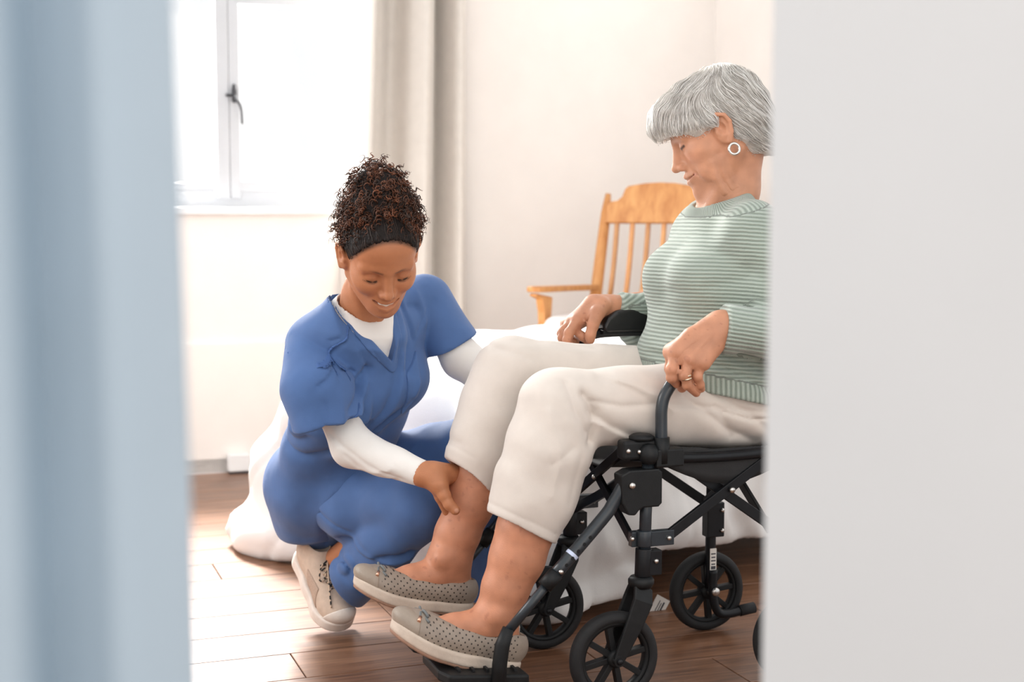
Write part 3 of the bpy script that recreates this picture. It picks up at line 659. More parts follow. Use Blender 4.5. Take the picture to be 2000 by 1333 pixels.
for k in range(3): MB().box(tg + tg_e * (0.008 - 0.007 * k) + WN * 0.0012, (0.0022 if k == 0 else 0.001, 0.017 - 0.005 * (k % 2), 0.0003), (tg_e, tg_u, WN)).build('print_line', 'print_ink', tgo)
cu = Fld().bx(K(0.21, CSW / 2, 0.574), (0.255, CSW / 2 - 0.02, 0.115), (CF, CS, UP), 0.045, 0.0)
tag(sdf_obj('seat_cushion', cu, 'duvet_cotton', base=K(0.21, CSW / 2, 0.46), h=0.012), 'thick white cushion on the seat of the slat-back armchair', 'cushion')
# ------------------------------------------------------------------ people: shared builders
mat('skin', (0.6, 0.35, 0.24), 0.48, 0.05, 45, 0.25, 420, attr=True, sss=0.06, spec=0.4)
mat('white_knit', (0.80, 0.775, 0.74), 0.85, 0.02, 20, 0.25, 900, sheen=0.1, wr=(20.0, 0.003))
mat('chino', (0.70, 0.635, 0.575), 0.85, 0.03, 25, 0.35, 1100, sheen=0.15, wr=(11.0, 0.006))
mat('scrub_blue', (0.056, 0.128, 0.315), 0.75, 0.06, 18, 0.35, 1100, sheen=0.15, wr=(11.0, 0.008))
mat('scrub_seam', (0.045, 0.105, 0.28), 0.8, 0.06, 40)
mat('hair_strand', (0.5, 0.5, 0.5), 0.42, 0.0, attr=True, spec=0.4)
mat('hair_dark', (0.012, 0.008, 0.007), 0.6, 0.3, 200, 0.4, 300, spec=0.2)
mat('pearl_metal', (0.72, 0.70, 0.66), 0.25, 0.05, 80, metal=0.9)
mat('gold_ring', (0.80, 0.70, 0.52), 0.2, 0.05, 80, metal=1.0)
mat('eye_white', (0.8, 0.77, 0.73), 0.2, 0.03, 60)
mat('shoe_leather', (0.33, 0.27, 0.215), 0.45, 0.08, 40, 0.35, 500, attr=False)
mat('shoe_sole', (0.62, 0.52, 0.43), 0.7, 0.06, 50, 0.3, 200)
mat('shoe_tread', (0.33, 0.19, 0.13), 0.75, 0.12, 60, 0.4, 200)
mat('cord_grey', (0.16, 0.17, 0.17), 0.8, 0.15, 200)
mat('copper_tip', (0.80, 0.48, 0.34), 0.3, 0.05, 80, metal=0.9)
mat('sneaker_suede', (0.56, 0.43, 0.335), 0.85, 0.08, 60, 0.4, 600)
mat('sneaker_mesh', (0.47, 0.34, 0.26), 0.9, 0.12, 300, 0.6, 900)
mat('sneaker_foam', (0.74, 0.66, 0.59), 0.8, 0.05, 60, 0.2, 300)
mat('gum_rubber', (0.24, 0.115, 0.065), 0.7, 0.12, 60, 0.4, 250)
mat('teeth', (0.86, 0.82, 0.76), 0.25, 0.02, 60)

def knit_mat():
    m = bpy.data.materials.new('green_knit'); m.use_nodes = True; MATS['green_knit'] = m
    nt = m.node_tree; n = nt.nodes; L = nt.links; b = n['Principled BSDF']; b.inputs['Roughness'].default_value = 0.9; b.inputs['Sheen Weight'].default_value = 0.35
    at = n.new('ShaderNodeAttribute'); at.attribute_name = 'Col'       # R = row coordinate (m), G = rib coordinate, B = 1 where ribbed
    sp = n.new('ShaderNodeSeparateColor'); L.new(at.outputs['Color'], sp.inputs[0])
    mix = n.new('ShaderNodeMix'); L.new(sp.outputs[2], mix.inputs[0]); L.new(sp.outputs[0], mix.inputs[2]); L.new(sp.outputs[1], mix.inputs[3])
    tc = n.new('ShaderNodeTexCoord'); nz = n.new('ShaderNodeTexNoise'); nz.inputs['Scale'].default_value = 30; L.new(tc.outputs['Object'], nz.inputs['Vector'])
    ma = n.new('ShaderNodeMath'); ma.operation = 'MULTIPLY_ADD'; ma.inputs[1].default_value = 0.0022; L.new(nz.outputs[0], ma.inputs[0]); L.new(mix.outputs[0], ma.inputs[2])
    fq = n.new('ShaderNodeMath'); fq.operation = 'MULTIPLY'; fq.inputs[1].default_value = 2 * math.pi / 0.0088; L.new(ma.outputs[0], fq.inputs[0])
    sn = n.new('ShaderNodeMath'); sn.operation = 'SINE'; L.new(fq.outputs[0], sn.inputs[0])
    mr = n.new('ShaderNodeMapRange'); mr.inputs[1].default_value = -1; mr.inputs[2].default_value = 1; L.new(sn.outputs[0], mr.inputs[0])
    cr = n.new('ShaderNodeValToRGB'); cr.color_ramp.elements[0].color = (0.225, 0.275, 0.230, 1); cr.color_ramp.elements[1].color = (0.40, 0.465, 0.405, 1); cr.color_ramp.elements[0].position = 0.08; cr.color_ramp.elements[1].position = 0.75
    L.new(mr.outputs[0], cr.inputs[0]); L.new(cr.outputs[0], b.inputs['Base Color'])
    vz = n.new('ShaderNodeTexNoise'); vz.inputs['Scale'].default_value = 450; L.new(tc.outputs['Object'], vz.inputs['Vector'])
    ad = n.new('ShaderNodeMath'); ad.operation = 'MULTIPLY_ADD'; ad.inputs[1].default_value = 0.6; L.new(vz.outputs[0], ad.inputs[0]); L.new(mr.outputs[0], ad.inputs[2])
    bp = n.new('ShaderNodeBump'); bp.inputs['Strength'].default_value = 0.8; bp.inputs['Distance'].default_value = 0.003; L.new(ad.outputs[0], bp.inputs['Height']); L.new(bp.outputs[0], b.inputs['Normal'])
knit_mat()
def perf_mat():
    """taupe leather punched with rows of tiny holes (UV = Col attribute: R along, G up, B amount)"""
    m = bpy.data.materials.new('perforated_leather'); m.use_nodes = True; MATS['perforated_leather'] = m
    nt = m.node_tree; n = nt.nodes; L = nt.links; b = n['Principled BSDF']; b.inputs['Roughness'].default_value = 0.5
    at = n.new('ShaderNodeAttribute'); at.attribute_name = 'Col'; sp = n.new('ShaderNodeSeparateColor'); L.new(at.outputs['Color'], sp.inputs[0])
    def wave(o, per, ph=None):
        a = n.new('ShaderNodeMath'); a.operation = 'MULTIPLY'; a.inputs[1].default_value = 2 * math.pi / per; L.new(o, a.inputs[0])
        s = n.new('ShaderNodeMath'); s.operation = 'COSINE'; L.new(a.outputs[0], s.inputs[0]); return s.outputs[0]
    pr = n.new('ShaderNodeMath'); pr.operation = 'MULTIPLY'; L.new(wave(sp.outputs[0], 0.0155), pr.inputs[0]); L.new(wave(sp.outputs[1], 0.0155), pr.inputs[1])
    gt = n.new('ShaderNodeMath'); gt.operation = 'GREATER_THAN'; gt.inputs[1].default_value = 0.72; L.new(pr.outputs[0], gt.inputs[0])
    ml = n.new('ShaderNodeMath'); ml.operation = 'MULTIPLY'; L.new(gt.outputs[0], ml.inputs[0]); L.new(sp.outputs[2], ml.inputs[1])
    nz = n.new('ShaderNodeTexNoise'); nz.inputs['Scale'].default_value = 60; tc = n.new('ShaderNodeTexCoord'); L.new(tc.outputs['Object'], nz.inputs['Vector'])
    cr = n.new('ShaderNodeValToRGB'); cr.color_ramp.elements[0].color = (0.255, 0.205, 0.165, 1); cr.color_ramp.elements[1].color = (0.36, 0.30, 0.245, 1); L.new(nz.outputs[0], cr.inputs[0])
    mx = n.new('ShaderNodeMix'); mx.data_type = 'RGBA'; L.new(ml.outputs[0], mx.inputs[0]); L.new(cr.outputs[0], mx.inputs[6]); mx.inputs[7].default_value = (0.035, 0.025, 0.02, 1)
    L.new(mx.outputs[2], b.inputs['Base Color'])
perf_mat()

class Head:
    def __init__(s, c, fwd, pitch, roll, sc):
        f = unit([fwd[0], fwd[1], 0]); l = np.array([-f[1], f[0], 0])
        cp, sp = math.cos(pitch), math.sin(pitch); f2 = f * cp - UP * sp; u2 = f * sp + UP * cp
        cr, sr = math.cos(roll), math.sin(roll); l3 = l * cr + u2 * sr; u3 = u2 * cr - l * sr
        s.c = np.asarray(c, float); s.M = np.array([f2, l3, u3]); s.s = sc
    def w(s, x, y, z): return s.c + s.s * (np.array([x, y, z]) @ s.M)
    def loc(s, p): return ((p - s.c) @ s.M.T) / s.s
    def fr(s, *rot):
        return s.M
    def el(s, F, c, r, k=0.012, op='+', yaw=0.0, tilt=0.0, rl=0.0):
        M = s.M
        if yaw or tilt or rl:
            E = np.array(Matrix.Rotation(yaw, 3, 'Z') @ Matrix.Rotation(tilt, 3, 'Y') @ Matrix.Rotation(rl, 3, 'X')).T; M = E @ s.M
        F.el(s.w(*c), np.asarray(r) * s.s, M, k * s.s, op)
    def rc(s, F, a, b, r1, r2=None, k=0.012, op='+'): F.rc(s.w(*a), s.w(*b), r1 * s.s, (r1 if r2 is None else r2) * s.s, k * s.s, op)
    def ch(s, F, pts, rs, k=0.008, op='+'): F.chain([s.w(*q) for q in pts], [r * s.s for r in (rs if hasattr(rs, '__len__') else [rs] * len(pts))], k * s.s, op)

def head_field(F, H, smile=0.0, age=0.0, lid=1.0, slim=1.0, fx=0.0):
    """skull, brow, cheeks, nose, lips, jaw, ears"""
    X = lambda c: (c[0] + fx * max(0, c[0] - 0.05), c[1], c[2])
    e, rc, ch = (lambda c, *a, **k: H.el(F, X(c), *a, **k)), (lambda c, d, *a, **k: H.rc(F, X(c), X(d), *a, **k)), (lambda c, *a, **k: H.ch(F, [X(q) for q in c], *a, **k))
    e((-0.014, 0, 0.032), (0.096, 0.075, 0.083), 0.02)
    e((0.040, 0, 0.048), (0.047, 0.062, 0.052), 0.03)
    e((0.030, 0, -0.030), (0.056, 0.058 * slim, 0.070), 0.03)
    for y in (-1, 1):
        rc((-0.004, 0.052 * y, -0.052), (0.060, 0.020 * y, -0.094), 0.020, 0.017, 0.03)
        e((0.050, 0.042 * y, -0.026 + 0.006 * smile), (0.030, 0.024, 0.026), 0.022, yaw=-0.5 * y)
        if smile > 0.5: e((0.062, 0.037 * y, -0.031), (0.020, 0.018, 0.016), 0.022)
        rc((0.080, 0.012 * y, 0.018), (0.068, 0.046 * y, 0.019), 0.0095, 0.009, 0.016)
        if age:
            e((0.044, 0.046 * y, -0.070), (0.030, 0.014, 0.022), 0.02)
    e((0.074 + 0.006 * age, 0, -0.099 - 0.002 * age), (0.020, 0.022, 0.016 + 0.003 * age), 0.02)
    e((0.070, 0, -0.066), (0.026, 0.030, 0.026), 0.02)
    for y in (-1, 1):                                                   # sockets, then eyeballs behind lids
        e((0.094, 0.031 * y, 0.000), (0.014, 0.019, 0.011), 0.014, '-')
        e((0.0685, 0.0315 * y, -0.0015), (0.0160, 0.0160, 0.0140), 0.004)
    rc((0.070, 0, 0.006), (0.080, 0, -0.040), 0.012, 0.015, 0.012)
    rc((0.084, 0, 0.010), (0.101, 0, -0.030), 0.0075, 0.0090, 0.012)     # nose
    e((0.104, 0, -0.036), (0.0110, 0.0092, 0.0090), 0.007)
    for y in (-1, 1):
        e((0.0930, 0.0116 * y, -0.0395), (0.0110, 0.0068, 0.0075), 0.006)
        e((0.0985, 0.0062 * y, -0.0475), (0.006, 0.0034, 0.0036), 0.003, '-')
    if smile > 0.5:
        upl = [(0.064, -0.034, -0.050), (0.0795, -0.025, -0.0580), (0.0895, -0.012, -0.0630), (0.0930, 0, -0.0640), (0.0895, 0.012, -0.0630), (0.0795, 0.025, -0.0580), (0.064, 0.034, -0.050)]
        lwl = [(0.064, -0.033, -0.052), (0.0780, -0.024, -0.0650), (0.0880, -0.012, -0.0780), (0.0915, 0, -0.0815), (0.0880, 0.012, -0.0780), (0.0780, 0.024, -0.0650), (0.064, 0.033, -0.052)]
        ch(upl, [0.0030, 0.0040, 0.0046, 0.0046, 0.0046, 0.0040, 0.0030], 0.005); ch(lwl, [0.0030, 0.0045, 0.0055, 0.0060, 0.0055, 0.0045, 0.0030], 0.005)
        ch([(0.069, -0.0330, -0.0515), (0.0845, -0.024, -0.0615), (0.0940, -0.012, -0.0690), (0.0970, 0, -0.0708), (0.0940, 0.012, -0.0690), (0.0845, 0.024, -0.0615), (0.069, 0.0330, -0.0515)], [0.0010, 0.0032, 0.0052, 0.0058, 0.0052, 0.0032, 0.0010], 0.002, '-')
    mz = -0.066; wd = 0.025 + 0.005 * smile; lift = 0.008 * smile; bk = 0.008 * smile
    up = [(0.077 - bk, -wd, mz + lift), (0.0895, -0.012, mz + 0.004), (0.0945, -0.004, mz + 0.0055), (0.0945, 0.004, mz + 0.0055), (0.0895, 0.012, mz + 0.004), (0.077 - bk, wd, mz + lift)]
    if smile <= 0.5: ch(up, [0.004, 0.0056, 0.006, 0.006, 0.0056, 0.004], 0.006)
    g = 0.0035 * smile
    lw = [(0.077 - bk, -wd * 0.96, mz + lift - 0.002), (0.0880, -0.013, mz - 0.0065 - g), (0.0925, 0, mz - 0.0085 - g), (0.0880, 0.013, mz - 0.0065 - g), (0.077 - bk, wd * 0.96, mz + lift - 0.002)]
    if smile <= 0.5: ch(lw, [0.0035, 0.006, 0.0068, 0.006, 0.0035], 0.006)
    slit = [(0.082 - bk, -wd * 1.04, mz + lift + 0.0005), (0.0945, -0.013, mz - 0.0012 - g * 0.4), (0.100, 0, mz - 0.0016 - g * 0.4), (0.0945, 0.013, mz - 0.0012 - g * 0.4), (0.082 - bk, wd * 1.04, mz + lift + 0.0005)]
    if smile <= 0.5: ch(slit, [0.0016, 0.0018 + 0.0016 * smile, 0.002 + 0.002 * smile, 0.0018 + 0.0016 * smile, 0.0016], 0.0025, '-')
    if age:
        for y in (-1, 1): ch([(0.093, 0.019 * y, -0.040), (0.086, 0.030 * y, -0.052), (0.074, 0.036 * y, -0.066)], [0.0026, 0.003, 0.002], 0.007, '-')
    for y in (-1, 1):                                                   # ears
        e((-0.006, 0.070 * y, -0.012), (0.018, 0.010, 0.028), 0.010)
        e((-0.008, 0.0795 * y, -0.008), (0.0175, 0.0062, 0.0300), 0.007, yaw=-0.35 * y, tilt=-0.18)
        hel = [(0.006, 0.0770 * y, 0.002), (0.006, 0.0825 * y, 0.017), (-0.006, 0.0870 * y, 0.0245), (-0.020, 0.0885 * y, 0.016), (-0.025, 0.0880 * y, 0.000), (-0.019, 0.0845 * y, -0.020), (-0.008, 0.0810 * y, -0.036)]
        ch(hel, [0.003, 0.0038, 0.0042, 0.0042, 0.004, 0.0042, 0.0052], 0.004)
        e((-0.003, 0.0880 * y, -0.006), (0.0095, 0.0105, 0.014), 0.003, '-')
        ch([(-0.013, 0.0885 * y, 0.012), (-0.016, 0.0885 * y, -0.002), (-0.011, 0.0875 * y, -0.018)], 0.0026, 0.003, '-')
        e((0.007, 0.0780 * y, -0.010), (0.004, 0.003, 0.006), 0.003)
def brush(H, p, pts, r, soft=0.5):
    """0..1 weight around a head-space polyline"""
    q = H.loc(p); d = np.full(len(q), 9.0); fx = getattr(H, 'fx', 0.0); pts = [(c[0] + fx * max(0, c[0] - 0.05), c[1], c[2]) for c in pts]
    for a, b in zip(pts[:-1], pts[1:]):
        a = np.asarray(a, float); b = np.asarray(b, float); ba = b - a; pa = q - a; t = np.clip(pa @ ba / (ba @ ba), 0, 1); d = np.minimum(d, np.sqrt(((pa - t[:, None] * ba) ** 2).sum(1)))
    return np.clip((1 - d / r) / soft, 0, 1)
def blend(c, w, col): return c * (1 - w[:, None]) + np.asarray(col)[None] * w[:, None]

def strands(name, pts, rad, cols, material, parent, sides=3, ref=None):
    """pts (N,m,3) -> tapered tubes joined into one hair mesh"""
    N, m, _ = pts.shape; off = np.array(root_of(parent).location)
    d = np.gradient(pts, axis=1); d /= np.linalg.norm(d, axis=2, keepdims=True) + 1e-9
    if ref is None:                                                     # one reference axis per strand keeps the tube from twisting
        md = np.abs(d.mean(1)); ref = np.eye(3)[np.argmin(md, 1)]
    s = np.cross(d, ref[:, None, :]); s /= np.linalg.norm(s, axis=2, keepdims=True) + 1e-9; t = np.cross(d, s)
    taper = np.concatenate([np.linspace(0.7, 1, m // 3), np.ones(m - 2 * (m // 3)), np.linspace(1, 0.25, m // 3)])
    v = []
    for k in range(sides):
        a = 2 * math.pi * k / sides; v.append(pts + (math.cos(a) * s + math.sin(a) * t) * (rad[:, None] * taper[None])[..., None])
    v = np.stack(v, 2).reshape(-1, 3) - off
    i = np.arange(N)[:, None, None] * (m * sides) + np.arange(m - 1)[None, :, None] * sides; k = np.arange(sides)[None, None]; k2 = (k + 1) % sides
    q = np.stack([i + k, i + k2, i + sides + k2, i + sides + k], -1).reshape(-1, 4)
    me = np_mesh(name, v, q); c = np.ones((len(v), 4), np.float32); c[:, :3] = np.repeat(cols, m * sides, 0)
    at = me.color_attributes.new('Col', 'FLOAT_COLOR', 'POINT'); at.data.foreach_set('color', c.ravel())
    o = link_mesh(name, me, material, parent); return o
def grad(f, p, e=0.0015):
    g = np.stack([f(p + e * np.eye(3)[i]) - f(p - e * np.eye(3)[i]) for i in range(3)], 1); return g / (np.linalg.norm(g, axis=1, keepdims=True) + 1e-9)
def flow_strands(f, seeds, flow, n, step, lift):
    p = seeds.copy(); out = []
    for i in range(n):
        for _ in range(2): p = p - grad(f, p) * (f(p) - lift)[:, None] * 0.9
        out.append(p.copy()); g = grad(f, p); d = flow(p, i / n); gz = g[:, 2]; d = d - g * (d * g).sum(1, keepdims=True); d /= np.linalg.norm(d, axis=1, keepdims=True) + 1e-9; p = p + d * (np.broadcast_to(step, len(p)) * np.clip((gz + 0.75) / 0.4, 0.04, 1))[:, None]
    return np.stack(out, 1)
def surf_points(f, lo, hi, h, n):
    v, q = polygonize(f, lo, hi, h); ix = RNG.integers(0, len(q), n); w = RNG.dirichlet(np.ones(4), n); return (v[q[ix]] * w[..., None]).sum(1)

def hand(F, wrist, knuckles, fingers, thumb, rw, palm_r, k=0.008):
    """wrist point; four knuckle points; finger joint chains starting at knuckles; thumb chain from the wrist side"""
    wrist = np.asarray(wrist, float); kn = [np.asarray(q, float) for q in knuckles]
    for i, q in enumerate(kn): F.rc(wrist + (q - wrist) * 0.05, q, rw * (0.75), palm_r * (1.0 if i < 3 else 0.92), 0.012)
    for i in range(3): F.rc((wrist * 0.45 + kn[i] * 0.55), (wrist * 0.45 + kn[i + 1] * 0.55), palm_r * 0.95, None, 0.012)
    for ch_ in fingers:
        pts, r = ch_; m = len(pts); rs = [r * (1.08 - 0.30 * i / (m - 1)) for i in range(m)]
        F.chain(pts, rs, 0.0025)
        for i in range(1, m - 1): F.el(pts[i], (rs[i] * 1.03,) * 3, None, 0.003)
    pts, rs = thumb; F.chain(pts, rs, 0.007)
def sole_fn(pts, rs, z0, z1, rd=0.004):
    pts = [np.asarray(q, float) for q in pts]
    def f(q):
        d = np.full(len(q), 9.0)
        for i in range(len(pts) - 1):
            a, ba = pts[i], pts[i + 1] - pts[i]; pa = q[:, :2] - a; t = np.clip(pa @ ba / (ba @ ba), 0, 1); e = pa - t[:, None] * ba
            d = smin(d, np.sqrt((e * e).sum(1)) - (rs[i] + (rs[i + 1] - rs[i]) * t), 0.03)
        a = np.stack([d + rd, np.abs(q[:, 2] - (z0 + z1) / 2) - (z1 - z0) / 2 + rd], 1)
        return np.sqrt((np.maximum(a, 0) ** 2).sum(1)) + np.minimum(a.max(1), 0) - rd
    return f
class Shoe:
    """local shoe space: x heel->toe, y left, z up, unbent; toe spring bends the front upwards"""
    def __init__(s, o, xd, yd, sc, spring=1.6, s0=0.12):
        xd = unit(xd); yd = unit(yd - xd * (yd @ xd)); s.M = np.array([xd, yd, np.cross(xd, yd)]); s.o = np.asarray(o, float); s.sc = sc; s.sp = spring; s.s0 = s0
    def loc(s, p):
        q = ((p - s.o) @ s.M.T) / s.sc; q = q.copy(); q[:, 2] -= s.sp * np.maximum(0, q[:, 0] - s.s0) ** 2; return q
    def w(s, x, y, z): return s.o + s.sc * (np.array([x, y, z + s.sp * max(0, x - s.s0) ** 2]) @ s.M)
    def wrap(s, f): return lambda p, band=0.07: f(s.loc(p)) * s.sc
    def box(s):
        c = np.array([s.w(x, y, z) for x in (-0.02, 0.14, 0.30) for y in (-0.06, 0.06) for z in (-0.03, 0.13)]); return c.min(0), c.max(0)
# ------------------------------------------------------------------ seated older woman
def Cz(px, py, b): return CQ(px, py, b)
wm = thing('person', 'older woman with short grey hair in a sage green sweater, seated in the wheelchair', 'person', C(-0.25, 0, 0.55))
HW = Head(CQ(1400, 252, 0.0), (-0.985, 0.10), math.radians(27), 0.0, 1.13)
HW.fx = 0.12; skW = Fld(); head_field(skW, HW, smile=0.15, age=1.0, fx=0.12)
nb = C(-0.305, 0, 1.075)
skW.chain([HW.w(-0.030, 0, -0.050), (HW.w(-0.035, 0, -0.07) * 0.4 + nb * 0.6), nb], [0.058, 0.056, 0.064], 0.03)
skW.rc(HW.w(0.035, 0, -0.098), nb + WF * 0.030 + UP * 0.01, 0.020, 0.03, 0.03)
for y in (-1, 1):
    skW.rc(HW.w(-0.02, 0.058 * y, -0.055), nb + WF * 0.06 + WN * 0.02 * y, 0.011, 0.010, 0.018)
for x0 in (0.010, 0.022, 0.036):                                      # slack skin creases from jaw to neck
    HW.ch(skW, [(x0, 0.072, -0.040 - x0 * 0.6), (x0 + 0.006, 0.070, -0.075), (x0 + 0.006, 0.060, -0.105), (x0, 0.055, -0.130)], [0.002, 0.006, 0.006, 0.002], 0.016, '-')
    HW.ch(skW, [(x0 + 0.006, 0.060, -0.060), (x0 + 0.012, 0.055, -0.090), (x0 + 0.010, 0.048, -0.125)], [0.003, 0.005, 0.003], 0.012)
for dz in (0.0, 0.007, 0.014): HW.ch(skW, [(0.072, 0.046, -0.006 - dz), (0.058, 0.058, -0.012 - dz), (0.046, 0.062, -0.010 - dz * 1.3)], 0.0012, 0.004, '-')
# trunk and limbs under the clothes
skW.ec(C(-0.27, 0, 0.64), C(-0.295, 0, 0.93), 0.13, 0.09, 0.12, 0.072, WN, 0.03); skW.rc(C(-0.312, 0.11, 1.025), C(-0.322, -0.10, 1.025), 0.040, None, 0.03)
zN = unit(CQ(887, 1293, 0.11) - CQ(1014, 1317, 0.11)); zF = unit(CQ(800, 1190, -0.125) - CQ(925, 1202, -0.125))
SN = Shoe(CQ(1016, 1302, 0.11), zN, WN, 1.19, 1.5, 0.12); SF = Shoe(CQ(924, 1186, -0.125), zF, WN, 1.12, 1.5, 0.12)
kneeN, kneeF = C(0.166, 0.105, 0.650), C(0.190, -0.12, 0.712)
hipN, hipF = C(-0.27, 0.09, 0.635), C(-0.27, -0.09, 0.635)
skW.rc(hipN, kneeN, 0.075, 0.055, 0.02); skW.rc(hipF, kneeF, 0.075, 0.055, 0.02)
def wleg(knee, pts, rs): skW.chain([knee] + pts, [0.052] + rs, 0.02)
bN, bF = 0.110, -0.125
wleg(kneeN, [CQ(1026, 1035, bN), CQ(1010, 1090, bN), CQ(987, 1150, bN), CQ(972, 1195, bN)], [0.061, 0.059, 0.050, 0.043])
skW.chain([CQ(972, 1200, bN), SN.w(0.095, 0, 0.064), SN.w(0.150, 0, 0.042), SN.w(0.205, 0, 0.022)], [0.042, 0.038, 0.034, 0.022], 0.02); skW.rc(CQ(972, 1195, bN), SN.w(0.042, 0, 0.040), 0.038, 0.033, 0.025)
skW.el(CQ(968, 1203, bN + 0.030), (0.016,) * 3, None, 0.02)
wleg(kneeF, [CQ(933, 945, bF), CQ(917, 985, bF), CQ(893, 1045, bF), CQ(878, 1085, bF)], [0.056, 0.054, 0.050, 0.046])
skW.chain([CQ(878, 1090, bF), SF.w(0.095, 0, 0.064), SF.w(0.150, 0, 0.042), SF.w(0.205, 0, 0.022)], [0.046, 0.038, 0.034, 0.022], 0.02); skW.rc(CQ(880, 1090, bF), SF.w(0.042, 0, 0.040), 0.042, 0.034, 0.025)
skW.el(CQ(862, 1092, bF + 0.034), (0.016,) * 3, None, 0.02)
# arms and hands (near = left hand over the armrest tube, far = right hand over the pad end)
shN, elN, wrN = C(-0.285, 0.185, 1.02), C(-0.36, 0.27, 0.80), C(-0.178, 0.245, 0.828)
skW.chain([shN, elN, wrN], [0.045, 0.038, 0.030], 0.02)
D = lambda px, py, b: CQ(px, py, b)
hb_ = 0.245
hand(skW, D(1412, 640, hb_),
     [D(1313, 688, 0.222), D(1325, 692, 0.245), D(1348, 704, 0.262), D(1372, 708, 0.272)],
     [([D(1313, 688, 0.222), D(1309, 720, 0.222), D(1313, 742, 0.218), D(1328, 752, 0.205)], 0.0125),
      ([D(1322, 692, 0.245), D(1312, 722, 0.258), D(1312, 738, 0.256), D(1322, 750, 0.240)], 0.0130),
      ([D(1343, 706, 0.262), D(1338, 734, 0.274), D(1342, 752, 0.268), D(1360, 768, 0.252)], 0.0118),
      ([D(1366, 710, 0.270), D(1362, 736, 0.272), D(1367, 752, 0.264), D(1370, 760, 0.256)], 0.0108)],
     ([D(1395, 665, 0.225), D(1365, 712, 0.205), D(1345, 742, 0.196), D(1332, 758, 0.198)], [0.020, 0.0165, 0.013, 0.011]), 0.036, 0.0215)
skW.chain([wrN, D(1412, 640, hb_), D(1390, 655, hb_)], [0.033, 0.034, 0.034], 0.015)
skW.chain([D(1398, 632, hb_), D(1350, 658, 0.25), D(1322, 686, 0.245)], [0.018, 0.018, 0.016], 0.02)
for q in ((1318, 690, 0.250), (1345, 704, 0.268), (1370, 708, 0.276)): skW.el(D(*q), (0.0135, 0.0125, 0.0135), None, 0.006)
for (x0, y0, b0, x1, y1, b1) in ((1380, 650, 0.270, 1322, 690, 0.258), (1388, 655, 0.274, 1347, 702, 0.274), (1395, 664, 0.274, 1370, 706, 0.280)): skW.rc(D(x0, y0, b0), D(x1, y1, b1), 0.0035, 0.005, 0.012)
shF, elF = C(-0.315, -0.15, 1.015), C(-0.33, -0.235, 0.865)
fbb = -0.225
wrF = D(1196, 600, fbb)
skW.chain([shF, elF, wrF], [0.045, 0.038, 0.027], 0.02)
hand(skW, D(1180, 600, fbb),
     [D(1128, 626, -0.205), D(1118, 630, -0.228), D(1110, 632, -0.25), D(1106, 632, -0.272)],
     [([D(1128, 626, -0.205), D(1112, 650, -0.195), D(1108, 664, -0.195), D(1112, 676, -0.198)], 0.0125),
      ([D(1118, 630, -0.228), D(1102, 646, -0.225), D(1098, 660, -0.226), D(1100, 674, -0.228)], 0.0125),
      ([D(1112, 634, -0.25), D(1098, 650, -0.252), D(1112, 662, -0.250), D(1122, 666, -0.246)], 0.0115),
      ([D(1108, 632, -0.272), D(1096, 652, -0.272), D(1128, 668, -0.262), D(1142, 674, -0.254)], 0.0105)],
     ([D(1176, 598, -0.205), D(1166, 612, -0.185), D(1158, 636, -0.172), D(1153, 655, -0.170), D(1153, 664, -0.170)], [0.022, 0.0185, 0.0140, 0.0128, 0.0112]), 0.028, 0.017)
skW.chain([D(1190, 598, fbb), D(1160, 598, fbb), D(1130, 625, fbb)], [0.027, 0.027, 0.022], 0.015)
skW.chain([D(1128, 650, -0.205), D(1138, 658, -0.20), D(1142, 659, -0.197)], [0.011, 0.011, 0.010], 0.004); skW.chain([D(1132, 655, -0.21), D(1147, 666, -0.20)], [0.010, 0.0095], 0.003)
SKW = np.array([0.545, 0.262, 0.155])
def paintW(p):
    n1 = wnoise(p, 60, 10); n2 = wnoise(p, 160, 12, 7); c = SKW[None] * (1 + 0.05 * n1 + 0.035 * n2)[:, None]
    redd = np.clip((1.2 - p[:, 2]) * 0.4, 0, 0.25) ; c = c * np.stack([1 + 0 * redd, 1 - 0.35 * redd, 1 - 0.45 * redd], 1)
    spots = np.clip(np.maximum(wnoise(p, 130, 14, 20) - 1.5, wnoise(p, 260, 14, 3) - 1.45) * 1.6, 0, 0.42) * (p[:, 2] < 0.95); c = blend(c, spots, (0.34, 0.13, 0.08))
    wd = 0.025; mz = -0.066
    c = blend(c, 0.6 * brush(HW, p, [(0.077, -wd, mz), (0.0945, 0, mz + 0.005), (0.077, wd, mz)], 0.008), (0.50, 0.20, 0.16)); c = blend(c, 0.6 * brush(HW, p, [(0.077, -wd, mz - 0.002), (0.0925, 0, mz - 0.009), (0.077, wd, mz - 0.002)], 0.008), (0.52, 0.22, 0.17))
    for y in (-1, 1):
        c = blend(c, 0.30 * brush(HW, p, [(0.088, 0.012 * y, 0.020), (0.080, 0.034 * y, 0.026), (0.070, 0.047 * y, 0.020)], 0.006), (0.30, 0.22, 0.17))
        c = blend(c, 0.95 * brush(HW, p, [(0.078, 0.019 * y, -0.005), (0.084, 0.031 * y, -0.006), (0.075, 0.045 * y, -0.002)], 0.0045, 0.6), (0.05, 0.03, 0.025))
        c = blend(c, 0.35 * brush(HW, p, [(0.070, 0.040 * y, 0.004), (0.086, 0.022 * y, 0.006)], 0.010, 1.0), (0.40, 0.17, 0.12))
        c = blend(c, 0.35 * brush(HW, p, [(0.06, 0.05 * y, -0.035), (0.075, 0.04 * y, -0.03)], 0.022, 1.0), (0.60, 0.27, 0.19))
    q = HW.loc(p); 
    return c
hb_lo, hb_hi = HW.c - np.array([0.19, 0.15, 0.30]), HW.c + np.array([0.19, 0.15, 0.19])
def bxp(pts, m): A_ = np.array(pts); return A_.min(0) - m, A_.max(0) + m
